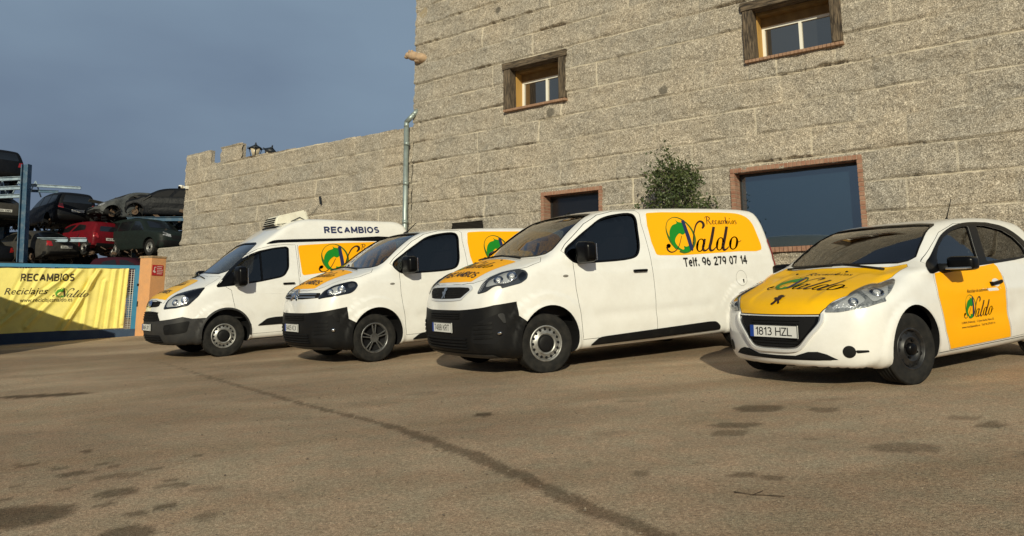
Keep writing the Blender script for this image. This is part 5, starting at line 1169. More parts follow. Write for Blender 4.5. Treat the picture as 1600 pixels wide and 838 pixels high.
    rail('waist_crease', body, [(x, 1.03 + .03 * math.sin((x + .2) * 1.2)) for x in np.linspace(-.25, -1.28, 10)], LEFT, .01, .002, M_WHITE, root)
    wiper(root, body, [(.20, .5), (.16, .1), (.18, -.1)]); wiper(root, body, [(.2, 0), (.14, -.4), (.06, -.62)])
    # cooling unit on the sloping roof front
    cu = empty('cooling_unit', (-1.42, .10, 2.30), (0, math.radians(7), 0), parent=root); mb = MB()
    A = [(.34,-.32,-.02),(.34,.32,-.02),(-.36,.32,-.02),(-.36,-.32,-.02)]; B = [(.25,-.28,.165),(.25,.28,.165),(-.33,.29,.225),(-.33,-.29,.225)]
    va = [mb.bm.verts.new(p) for p in A]; vb = [mb.bm.verts.new(p) for p in B]; mb.bm.faces.new(va[::-1]); mb.bm.faces.new(vb)
    for i in range(4): mb.bm.faces.new((va[i], va[(i + 1) % 4], vb[(i + 1) % 4], vb[i]))
    bmesh.ops.bevel(mb.bm, geom=list(mb.bm.edges), offset=.035, segments=3, affect='EDGES'); mb.done('housing', mat('cream_plastic', (.70, .67, .56), .5, var=((.58, .54, .44), 6, .5, .8)), cu)
    mb = MB()
    for k in range(4): mb.box((.332 - k * .020, 0, .016 + k * .038), (.016, .50, .020), rot=Matrix.Rotation(-.45, 3, 'Y'))
    mb.done('grille_slats', M_DARK, cu)
    mb = MB(); mb.tube([(-.30, .325, .0), (-.16, .328, .09), (.02, .33, .03)], .007, n=6); mb.done('hose', M_PLAST, cu)
    mb = MB(); mb.box((-.02, 0, -.045), (.72, .64, .05), bevel=.01); mb.done('mounting_frame', M_PLAST, cu)
    for x in (0, -2.933):
        for y in (.825, -.825): tyre_rim(.345, .215, 'holes', M_STEEL, root, x, y, math.radians(-4) if x == 0 else 0, wide=.215)
    mb = MB(); mb.box((-1.5, 0, .32), (4.1, 1.0, .16)); mb.cyl((0, -.75, .345), (0, .75, .345), .05); mb.cyl((-2.933, -.75, .345), (-2.933, .75, .345), .05); mb.done('underbody', M_DARK, root)
    for my in (1, -1): patch3('tail_light', body, [(-3.86,.92*my,1.0),(-3.82,.94*my,1.0),(-3.78,.88*my,1.55),(-3.84,.84*my,1.55)], (.4, -.9 * my, 0), .012, M_RED, root)
tall_van()

def hatchback():
    body = body_208(); o, rows = FR['hatch']
    root = tag(empty('hatchback_car', mat=vehicle_frame(o, rows)), 'small white hatchback with a yellow hood and yellow front door panel', 'car')
    ALL = catmull([(-.350,.985),(-.375,.952),(-.60,.966),(-1.386,.992),(-2.37,1.040),(-2.60,1.075),(-2.66,1.14),(-2.58,1.27),(-2.40,1.375),(-2.1,1.425),(-1.758,1.436),(-1.5,1.420),(-1.254,1.380),(-.99,1.305),(-.788,1.212),(-.55,1.090)], 3)
    W1 = rounded([(-.645,.99),(-.60,1.02),(-.66,1.095),(-.80,1.185),(-1.0,1.275),(-1.25,1.350),(-1.50,1.390),(-1.635,1.395),(-1.34,1.010)], .03, 3)
    W2 = rounded([(-1.505,1.022),(-2.30,1.052),(-2.46,1.085),(-2.50,1.15),(-2.44,1.26),(-2.28,1.345),(-2.0,1.392),(-1.80,1.402)], .04, 3)
    WS = mirror_y([(0,1.056),(.30,1.054),(.58,1.052),(.645,1.068),(.680,1.105),(.625,1.27),(.562,1.405),(.53,1.428),(.38,1.443),(0,1.452)])
    HOOD = half_top([(-.185,0),(-.205,.30),(-.30,.60),(-.335,.665),(-.28,.700),(-.022,.696),(.175,.655),(.255,.606),(.446,.584),(.503,.592),(.593,.532),(.672,.474),(.715,.42),(.755,.28),(.785,.12),(.79,0)])
    D1 = [(-.432,1.06),(-.436,.955),(-.432,.76),(-.505,.42),(-.592,.246),(-1.742,.262),(-1.728,.34),(-1.698,.45),(-1.682,.69),(-1.697,.86),(-1.60,1.0),(-1.795,1.426),(-1.40,1.424),(-1.0,1.335),(-.72,1.205)]
    D2 = [(-1.752,.262),(-2.05,.27),(-2.14,.36),(-2.22,.52),(-2.33,.66),(-2.46,.76),(-2.50,.86),(-2.46,1.0),(-2.57,1.08),(-2.62,1.15),(-2.54,1.27),(-2.36,1.385),(-2.1,1.434),(-1.812,1.438),(-1.614,1.0),(-1.712,.86),(-1.697,.69),(-1.713,.45),(-1.744,.34)]
    spec = dict(axles=(0, -2.538), wheel_r=.308, well_r=.348, well_dx=-.03, well_dz=.035, cabin=(-2.75, -.02, .42, 1.44), wall=.045, side_open=[W1, W2], ws=dense(WS, .06), ws_x=(-1.5, .3), gap=.0035,
       split=[('hood', HOOD, .645, 1.4, 'xy'), ('door', D1, .40, 1.4, 'xz'), ('door', D2, .40, 1.4, 'xz')])
    P = shell(body, .034, spec, root, M_WHITE, M_WHITE, M_YELLOW2); d1, d2 = P['door']; hd = P['hood'][0]
    patch('windshield', body, offset_poly(dense(WS, .06), .004), FRONT, -.008, M_GLASS, root, .07)
    patch('windshield_seal', body, [offset_poly(dense(WS, .06), .0005), offset_poly(dense(WS, .06), -.014)], FRONT, .0015, M_GLOSSBLK, root, .1)
    for vw in (LEFT, RIGHT):
        for w in (W1, W2): patch('side_window', body, offset_poly(w, .012), vw, -.012, M_SIDEGLASS, root, .1)
    patch('window_trim', body, [ALL, W1, W2], LEFT, .005, M_GLOSSBLK, d1, .045); patch('window_trim', body, [ALL, W1, W2], RIGHT, .005, M_GLOSSBLK, root, .06)
    H = ray_hits(body, np.array([[-1.36 - .275 * k / 8, 0, 1.02 + .36 * k / 8] for k in range(9)]), (0, -1, 0)); mb = MB(); mb.tube([tuple(p + np.array([.05 + .05 * math.sin(math.pi * k / 8), -.03, 0])) for k, p in enumerate(H)], .012, n=6); mb.done('window_edge', M_SATIN, d1)
    mb = MB(); mb.box((-.52, 0, .70), (.50, 1.24, .46), bevel=.06); mb.box((-.56, .36, .955), (.20, .38, .07), bevel=.03); mb.done('dashboard', M_DASH, root)
    for y in (.36, -.36): seat(root, -1.42, y, .52)
    mb = MB(); mb.box((-2.25, 0, .55), (.50, 1.2, .16), bevel=.04); mb.box((-2.52, 0, .82), (.14, 1.2, .52), bevel=.04, rot=Matrix.Rotation(-.22, 3, 'Y')); mb.done('rear_seat', M_SEAT, root)
    steering(root, (-.80, .37, .93), .6)
    mb = MB(); mb.box((-.86, 0, 1.335), (.03, .22, .06), bevel=.01); mb.done('rear_view_mirror', M_DASH, root)
    # hood lettering and emblem
    logo_on(body, TOP[0], TOP[1], hd, lambda V: np.stack([.445 - V[:, 1] * .82 + .035 * V[:, 0], -.33 + V[:, 0] * .60], -1), cell=.08)
    V, F = SCRIPT; V, F = recut(V * np.array([.50, .10]), F, .1); surf('lettering', body, np.stack([.03 - V[:, 1], -.18 + V[:, 0]], -1), F, TOP[0], TOP[1], .004, M_BROWN, hd)
    lion = [(-.045,-.055),(-.020,-.030),(-.030,-.005),(-.050,.000),(-.045,.018),(-.015,.015),(-.030,.040),(-.010,.060),(.020,.058),(.032,.040),(.050,.050),(.045,.025),(.028,.020),(.040,.0),(.030,-.025),(.050,-.050),(.030,-.055),(.012,-.025),(.0,-.050),(-.02,-.062)]
    Vl, Fl = poly2(lion, False); V = Vl * 1.0; surf('emblem', body, np.stack([.675 - V[:, 1] * 1.05, -.01 + V[:, 0]], -1), Fl, TOP[0], TOP[1], .010, M_BROWN, hd)
    for y in (-.36, .20): Hh = ray_hits(body, np.array([[-.10, y, .6]]), (0, 0, -1))[0]; mb = MB(); mb.ball(Hh, (.016, .014, .012)); mb.done('washer_jet', M_PLAST, hd)
    # yellow panel on the front door
    YP = dense([(-.462,.948),(-.443,.76),(-.515,.42),(-.603,.252),(-1.732,.268),(-1.718,.34),(-1.688,.45),(-1.672,.69),(-1.687,.86),(-1.655,.97),(-1.62,1.0),(-1.386,.984),(-.60,.957)], .06)
    yp = patch('door_panel', body, YP, LEFT, .0022, M_YELLOW, d1, .06)
    logo_on(body, LEFT[0], LEFT[1], yp, lambda V: np.stack([-.865 - V[:, 0] * .395, .505 + V[:, 1] * .46], -1), cell=.08)
    text_on('lettering', body, 'Reciclaje de automovil', .40, .040, -.93, .735, 'L', M_BROWN, yp, shear=.35)
    text_on('lettering', body, 'LLIRIA (Valencia)   C/ Jose Iturbi, Nave 20', .60, .026, -.80, .455, 'L', M_BROWN, yp); text_on('lettering', body, 'www.reciclajesnaldo.es   Telf. 96 279 07 14', .62, .026, -.79, .415, 'L', M_BROWN, yp)
    # lamps
    HL = [(.690,.470,.664),(.672,.478,.700),(.645,.500,.735),(.521,.594,.792),(.446,.586,.824),(.30,.605,.866),(.194,.632,.889),(.150,.675,.882),(.06,.690,.905),(-.010,.702,.915),(.0,.728,.905),(.068,.765,.878),(.20,.795,.81),(.311,.806,.766),(.311,.822,.740),(.508,.742,.694),(.64,.58,.662)]
    for my in (1, -1):
        headlight(root, body, HL, (-.55,-.76,-.35), [], [([(.66,.50,.69),(.52,.60,.775),(.42,.61,.81),(.44,.70,.74),(.56,.66,.69)], M_REFLECT), ([(.38,.62,.83),(.22,.66,.87),(.12,.72,.865),(.26,.79,.77),(.42,.75,.725)], M_REFLECT)], my, M_LAMPSILVER, bulbs=[((.30,.715,.80), .062), ((.53,.64,.735), .042)])
    # front: grille, intake, fog blanks, plate
    go = mirror_y([(0,.646),(.30,.648),(.452,.650),(.445,.585),(.345,.462),(.245,.356),(.18,.338),(0,.334)]); gi = mirror_y([(0,.622),(.30,.624),(.405,.626),(.392,.572),(.305,.462),(.215,.376),(.16,.362),(0,.360)])
    gl = patch('grille', body, dense(gi, .05), FRONT, .003, M_DARK, root, .05); slats('grille_bars', body, -.26, .26, .375, .60, 9, gl, M_GLOSSBLK, .007, .004)
    patch('grille_frame', body, [dense(go, .05), dense(gi, .05)], FRONT, .004, M_GLOSSBLK, gl, .05)
    rail('chrome_strip', body, dense(mirror_y([(0,.348),(.17,.351),(.232,.366),(.325,.462),(.418,.578),(.430,.638)]), .03), FRONT, .022, .016, M_CHROME, gl, True) if False else None
    cs = [(.436,.632),(.426,.578),(.330,.462),(.235,.368),(.17,.352),(0,.349)]; cs = dense(cs, .03)[:-14]; cs = [p for p in cs if p[0] >= 0]
    path = catmull([(.436,.636),(.426,.578),(.330,.462),(.235,.368),(.15,.351),(0,.349),(-.15,.351),(-.235,.368),(-.330,.462),(-.426,.578),(-.436,.636)], 6, False); rail('chrome_strip', body, path, FRONT, .010, .012, M_SATIN, gl)
    rail('chrome_strip', body, catmull([(.456,.652),(.450,.585),(.348,.458),(.248,.350),(.18,.332),(0,.328),(-.18,.332),(-.248,.350),(-.348,.458),(-.450,.585),(-.456,.652)], 6, False), FRONT, .036, .022, M_BRIGHT, gl)
    rail('chrome_strip', body, catmull([(-.43,.634),(0,.632),(.43,.634)], 8, False), FRONT, .014, .016, M_BRIGHT, gl)
    li = mirror_y([(0,.283),(.20,.287),(.26,.306),(.32,.325),(.40,.328),(.47,.308),(.548,.262),(.40,.252),(0,.248)]); lo = patch('lower_intake', body, dense(li, .06), FRONT, .003, M_DARK, root, .05); slats('intake_bars', body, -.5, .5, .255, .275, 1, lo, M_PLAST, .010, .004)
    for my in (1, -1):
        c = np.array([(.636, .636, .331)]); D = (-.70, -.70, 0); t = np.linspace(0, 2 * np.pi, 20, endpoint=False)
        ring = [(.636 + .052 * math.cos(q) * .7, .636 - .052 * math.cos(q) * .7, .331 + .052 * math.sin(q)) for q in t]
        fb = patch3('fog_blank', body, ring, D, .004, M_PLAST, root, smooth=False, my=my); patch3('fog_slot', body, [(.605,.674,.345),(.53,.746,.342),(.525,.750,.325),(.60,.680,.318)], D, .004, M_PLAST, fb, my=my)
    patch('bumper_scuff', body, catmull([(.30,.176),(.36,.172),(.40,.180),(.37,.186),(.33,.184)], 2), FRONT, .002, M_DARK, root, .1)
    plate('1813 HZL', root, (.802, 0, .494), math.radians(-4))
    handle(d1, body, -1.50, .815, .10); handle(d2, body, -2.36, .85, .10)
    for dd, x, z in ((d1, -1.50, .815), (d2, -2.36, .85)): patch('handle_cup', body, disc((x - .02, z), .075, .040, 24)[0], LEFT, .0035, M_WHITE, dd, .05)
    mirror(root, (-.70, .985, 1.025), (.17, .235, .135), 1, (-.60, .80, .985)); mirror(root, (-.70, -.985, 1.025), (.17, .235, .135), -1, (-.60, -.80, .985))
    mb = MB(); mb.box((-.64, .985, .985), (.15, .20, .02), bevel=.008); mb.done('mirror_trim', M_SATIN, root)
    Hh = ray_hits(body, np.array([[-2.30, .05, .6]]), (0, 0, -1))[0]; mb = MB(); mb.cyl(Hh, Hh + np.array([-.03, 0, .03]), .02, .012, n=8); mb.cyl(Hh + np.array([-.03, 0, .03]), Hh + np.array([-.17, 0, .25]), .006, .004, n=6); mb.done('antenna', M_PLAST, root)
    wiper(root, body, [(-.20, .52), (-.215, .1), (-.205, -.1)]); wiper(root, body, [(-.20, -.02), (-.225, -.35), (-.27, -.6)])
    patch('sill_seam', body, [(-.42,.236),(-2.08,.252),(-2.08,.246),(-.42,.230)], LEFT, .001, M_GREYPLAST, root, .1)
    for my in (1, -1): patch3('tail_light', body, [(-3.02,.70*my,.75),(-2.78,.80*my,.80),(-2.74,.76*my,1.0),(-2.95,.66*my,1.02)], (.7, -.7 * my, 0), .008, M_RED, root)
    for x in (0, -2.538):
        for y in (.735, -.735): tyre_rim(.308, .195, 'slots', M_BLKWHEEL, root, x, y, math.radians(-7) if x == 0 else 0, wide=.185)
    mb = MB(); mb.box((-1.27, 0, .26), (3.3, .9, .16)); mb.cyl((0, -.7, .31), (0, .7, .31), .04); mb.cyl((-2.538, -.7, .31), (-2.538, .7, .31), .04); mb.done('underbody', M_DARK, root)
hatchback()
# ---------------------------------------------------------------- sliding gate with its banner, pillar
GE = np.array([.909, .416, 0]); GE /= np.linalg.norm(GE)
GMAT = Matrix(((GE[0], -GE[1], 0, -12.825), (GE[1], GE[0], 0, 18.995), (0, 0, 1, -.977 + EYE), (0, 0, 0, 1)))     # x along the gate to the right, y away, z up
M_GATE = mat('blue_gate_paint', (.010, .16, .30), .45, var=((.03, .19, .32), 5, .45, .8))
gate = tag(empty('sliding_gate', mat=GMAT), 'blue steel sliding gate carrying the yellow banner', 'gate')
mb = MB(); sl_ = math.atan2(.17, 3.04)
mb.box((.10, 0, 2.005), (5.9, .08, .085)); mb.box((2.945, 0, 1.16), (.115, .078, 1.62)); mb.box((-2.85, 0, 1.08), (.10, .078, 1.76)); mb.done('gate_frame', M_GATE, gate)
mb = MB(); P8 = [(-2.9, .02 - .17 * .95), (3.035, .175), (3.035, .365), (-2.9, .275)]; mb.prism(P8, -.05, .05); mb.done('bottom_beam', mat('navy_gate_paint', (.008, .030, .075), .5, var=((.02, .05, .09), 4, .45, .8)), gate)
mb = MB()
for k in range(46): mb.cyl((2.93 - k * .06, .02, .32), (2.93 - k * .06, .02, 1.97), .006, n=5)
for k in range(27): mb.cyl((.2, .022, .36 + k * .06), (2.94, .022, .36 + k * .06), .006, n=5)
mb.done('wire_mesh', M_ALU, gate)
mb = MB(); mb.box((2.985, -.05, 1.53), (.05, .04, .06), bevel=.01); mb.box((3.02, -.05, 1.02), (.06, .05, .14), bevel=.01); mb.done('gate_latch', M_DARK, gate)
def ban_h(x, z):
    """folds of the tied cloth: pulled creases from the top edge, sagging to the right"""
    h = .012 * fbm(x * 1.5, z * 1.2, 3, 71) + .006 * fbm(x * 6, z * 5, 3, 72)
    for x0, z0, x1, z1, a, w in ((2.05,1.9,1.30,.35,.050,.055),(1.62,1.9,.55,.45,.030,.06),(1.45,1.9,-.2,.35,.028,.05),(2.42,1.9,2.35,.4,.024,.05),(2.6,1.95,2.58,.4,.020,.045),(1.9,1.9,1.75,.4,.020,.06),(.45,1.9,.1,.9,.018,.05),(.80,1.9,.45,1.0,.016,.05),(2.2,1.6,2.1,.4,.020,.045),(2.72,1.9,2.70,.5,.014,.04)):
        t = np.clip(((x - x0) * (x1 - x0) + (z - z0) * (z1 - z0)) / ((x1 - x0) ** 2 + (z1 - z0) ** 2), 0, 1); d = (x - x0 - t * (x1 - x0)) * (z1 - z0) - (z - z0 - t * (z1 - z0)) * (x1 - x0); d = d / math.hypot(x1 - x0, z1 - z0)
        q = np.hypot(x - x0 - t * (x1 - x0), z - z0 - t * (z1 - z0)); s = np.sign(d) * 1.0
        a = a * 2.3; h = h + a * np.exp(-(q / w) ** 2) - a * .6 * np.exp(-((q - w * 1.4) / w) ** 2) * (d > 0)
    return h
bx = np.linspace(-1.2, 2.74, 210); bz = np.linspace(0, 1, 90); BX, T = np.meshgrid(bx, bz, indexing='ij')
BZ = np.interp(BX, [-1.2, -.03, 1.3, 2.8], [.24, .285, .34, .395]) * (1 - T) + (np.interp(BX, [-1.2, 2.8], [1.915, 1.965]) - .012 * np.abs(np.sin(BX * 4.6))) * T
bV = np.stack([BX - .03 * (1 - T) * np.sin(3 * BX), -.058 - ban_h(BX, BZ), BZ], -1).reshape(-1, 3); nb = len(bz)
ban = tag(add('banner', bV, [(i * nb + j, (i + 1) * nb + j, (i + 1) * nb + j + 1, i * nb + j + 1) for i in range(len(bx) - 1) for j in range(nb - 1)], mat('yellow_cloth', (.84, .72, .20), .75, var=((.72, .61, .18), 3, .4, .75)), None, True), 'yellow creased banner with dark lettering tied on the blue gate', 'banner')
ban.matrix_world = GMAT
def on_banner(name, V, F, m, off=.006):
    if np.ndim(off) == 0: V, F = recut(V, F, .05)
    P = np.stack([V[:, 0] - .03 * (1 - np.clip((V[:, 1] - .3) / 1.6, 0, 1)) * np.sin(3 * V[:, 0]), -.058 - ban_h(V[:, 0], V[:, 1]) - off, V[:, 1]], -1); return add(name, P, F, m, ban)
M_INK = mat('banner_ink', (.045, .030, .012), .7)
def ban_text(s, x0, z0, x1, z1, slope=.02, **k):
    V, F = fit_text(s, x1 - x0, z1 - z0, **k); V = V + np.array([x0, z0]); V[:, 1] += slope * (V[:, 0] - x0); on_banner('banner_lettering', V, F, M_INK)
_v, _f, _z = sans('RECAMBIOS', 1.19, .20, .21); _v = _v + np.array([.30, 1.59]); _v[:, 1] += .014 * (_v[:, 0] - .3); on_banner('banner_lettering', _v, _f, M_INK, .007); ban_text('Reciclajes', -.02, 1.20, .93, 1.42, .02, shear=.25, bold=.004, squeeze=1.1); ban_text('www.reciclajesnaldo.es', .34, 1.03, 1.47, 1.17, .02, bold=.004)
for k in ('green', 'olive', 'navy', 'brown'):
    V, F = LOGO[k]; V = V * np.array([.60, .56]) + np.array([1.04, 1.19]); on_banner('banner_emblem' if k in ('green', 'olive') else 'banner_lettering', V, F, {'green': mat('leaf_green', (.06, .25, .02), .7), 'olive': mat('leaf_ring', (.35, .45, .10), .7), 'navy': M_INK, 'brown': M_INK}[k], .007 if k != 'olive' else .0055)
_c, _s = math.cos(math.atan2(.89, .45)), math.sin(math.atan2(.89, .45))
PM = Matrix(((.451, -.892, 0, -9.68), (.892, .451, 0, 20.0), (0, 0, 1, gz(-9.68, 20.0)), (0, 0, 0, 1)))      # x along the right face, y along the left face, corner at the origin
pil = tag(empty('gate_pillar', mat=PM), 'peach painted square gate pillar beside the tall van', 'pillar'); M_PEACH = mat('peach_render', (.66, .33, .14), .85, var=((.54, .29, .14), 4, .4, .75), bump=(25, .25, .01))
mb = MB(); mb.box((.23, .23, 1.0), (.46, .46, 2.12), bevel=.015); mb.done('shaft', M_PEACH, pil); mb = MB(); mb.box((.23, .23, 2.085), (.49, .49, .06), bevel=.02); mb.done('cap', mat('pillar_cap', (.40, .27, .15), .9, var=((.20, .16, .11), 8, .4, .7), bump=(20, .8, .02)), pil)
sg = tag(empty('warning_sign', mat=PM), 'small red and white warning sign on the peach gate pillar', 'sign'); mb = MB(); mb.box((.20, -.008, 1.73), (.33, .012, .28)); mb.done('sign_plate', mat('sign_red', (.42, .012, .02), .5), sg)
mb = MB(); M_SW = mat('sign_white', (.62, .50, .48), .5); mb.box((.10, -.0155, 1.755), (.022, .003, .12)); mb.box((.125, -.0155, 1.81), (.05, .003, .02)); mb.box((.075, -.0155, 1.70), (.03, .003, .05)); mb.ball((.12, -.0145, 1.68), (.028, .004, .028)); mb.done('pictogram', M_SW, sg)
mb = MB(); rg = random.Random(4)
for r_ in range(5):
    x = .18
    while x < .33: w_ = rg.uniform(.012, .035); mb.box((x + w_ / 2, -.0155, 1.83 - r_ * .048), (w_, .003, .020)); x += w_ + .010
mb.done('sign_print', M_SW, sg)
# unseen shed shape, added and sloped to shade the lower corner of the gate
sh = tag(empty('lean_to_shadow_caster', (0, 0, 0)), 'unseen slant-topped block added to cast the shadow on the gate', 'shed stand-in')
mb = MB(); mb.prism([(-18, -.9), (-10.75, -.3), (-10.75, 2.20), (-11.3, 2.36), (-13.2, 2.85), (-18, 3.5)], 14.3, 15.3); mb.done('shed_stand_in_wall', M_STONEBACK, sh)
mb = MB(); mb.prism([(-10.70, 2.20), (-10.70, 2.26), (-18.1, 3.60), (-18.1, 3.52)], 14.2, 15.4); mb.done('roof_added', M_GREYPLAST, sh)

# ---------------------------------------------------------------- scrap cars on the storage racks
SIDE_SUV = [(.55,.30),(.78,.33),(.86,.45),(.87,.70),(.83,.90),(.70,1.0),(.30,1.08),(-.15,1.15),(-.40,1.28),(-.80,1.53),(-1.05,1.64),(-1.5,1.71),(-2.2,1.72),(-3.0,1.69),(-3.38,1.62),(-3.52,1.48),(-3.64,1.15),(-3.70,.90),(-3.72,.60),(-3.65,.42),(-3.4,.33),(-2.0,.28),(-.6,.28)]
WIDTH_SUV = [(.2,.80),(.35,.87),(.6,.90),(.9,.90),(1.08,.87),(1.35,.77),(1.6,.66),(1.8,.58)]
SIDE_SEDAN = [(.50,.20),(.76,.24),(.85,.40),(.84,.60),(.76,.76),(.40,.86),(-.15,.95),(-.45,1.10),(-.85,1.33),(-1.15,1.42),(-1.7,1.45),(-2.3,1.40),(-2.75,1.22),(-3.1,1.06),(-3.55,1.02),(-3.68,.95),(-3.74,.65),(-3.70,.40),(-3.4,.26),(-2,.2),(-.6,.19)]
WIDTH_SED = [(.14,.78),(.28,.85),(.55,.88),(.80,.87),(.95,.84),(1.15,.74),(1.35,.63),(1.5,.56)]
PLAN_S = [(-3.9,.86),(-3.5,.94),(-2.9,.99),(-.6,1.0),(0,.985),(.5,.93),(.9,.82)]
def crumple(b, seed):
    def f(P):
        x, y, z = P[..., 0], P[..., 1], P[..., 2]
        return b(P) + .07 * np.clip(fbm(x * 2.2 + z * 1.3, y * 2.2 + z * 2.1 + seed, 3, seed) + .15, -.2, 1.5) * (.3 + sstep(-1.2, .4, x)) + .16 * sstep(-.2, .7, x) * (z > 0)
    class C: pass
    class Crumpled(Body):
        def __init__(s): s.__dict__.update(b.__dict__)
        def __call__(s, P): return f(P)
    return Crumpled()
SB = {'suv': (Body(SIDE_SUV, WIDTH_SUV, PLAN_S, .90, nose=.25, tail=.12, crown=.05, k=.09, kf=.13), -2.66, .35),
      'sedan': (Body(SIDE_SEDAN, WIDTH_SED, PLAN_S, .88, nose=.25, tail=.15, crown=.05, k=.09, kf=.13), -2.65, .31), 'hatch': (body_208(), -2.538, .305)}
SB['wreck'] = (crumple(SB['hatch'][0], 3), -2.538, .305); SB['wrecked_sedan'] = (crumple(SB['sedan'][0], 8), -2.65, .31)
SIDEWIN = {'suv': [[(-.42,1.10),(-1.42,1.12),(-1.42,1.55),(-1.05,1.52),(-.75,1.36)], [(-1.52,1.12),(-2.42,1.14),(-2.42,1.56),(-1.52,1.56)], [(-2.52,1.15),(-3.30,1.20),(-3.20,1.50),(-2.52,1.55)]],
  'sedan': [[(-.45,.97),(-1.50,.98),(-1.50,1.32),(-1.1,1.29),(-.8,1.17)], [(-1.6,.98),(-2.62,1.03),(-2.5,1.18),(-2.2,1.30),(-1.6,1.32)]],
  'hatch': [[(-.62,1.0),(-1.36,1.02),(-1.58,1.36),(-1.25,1.34),(-.82,1.18)], [(-1.5,1.03),(-2.42,1.09),(-2.30,1.30),(-1.78,1.37)]]}
FRONTWIN = {'suv': [(-.62,1.22),(.62,1.22),(.52,1.54),(-.52,1.54)], 'sedan': [(-.60,1.0),(.60,1.0),(.50,1.31),(-.50,1.31)], 'hatch': [(-.60,1.08),(.60,1.08),(.50,1.38),(-.50,1.38)]}
REARWIN = {'suv': [(-.60,1.17),(.60,1.17),(.50,1.50),(-.50,1.50)], 'sedan': [(-.56,1.10),(.56,1.10),(.46,1.32),(-.46,1.32)], 'hatch': [(-.50,1.02),(.50,1.02),(.44,1.25),(-.44,1.25)]}
SIDEWIN['wreck'], FRONTWIN['wreck'], REARWIN['wreck'] = SIDEWIN['hatch'], FRONTWIN['hatch'], REARWIN['hatch']; SIDEWIN['wrecked_sedan'], FRONTWIN['wrecked_sedan'], REARWIN['wrecked_sedan'] = SIDEWIN['sedan'], FRONTWIN['sedan'], REARWIN['sedan']
M_SCRAPGLASS = mirror_glass('scrap_glass', (.005, .0055, .006), .05); M_HOLE = mat('empty_window', (.006, .006, .007), .9); M_RUST = mat('rusty_steel', (.11, .065, .035), .85, var=((.045, .035, .03), 12, .4, .7))
M_OLDPLATE = mat('old_plate', (.55, .54, .50), .6); M_OLDLAMP = mat('scrap_lamp', (.45, .46, .47), .25, .3, var=((.12, .12, .12), 14, .4, .6))
BODYM = {}
def scrap_paint(name, c):
    return mat(name, c, .5, spec=.14, var=(tuple(v * .6 + .004 for v in c), 5, .35, .75), bump=(4, .5, .06))
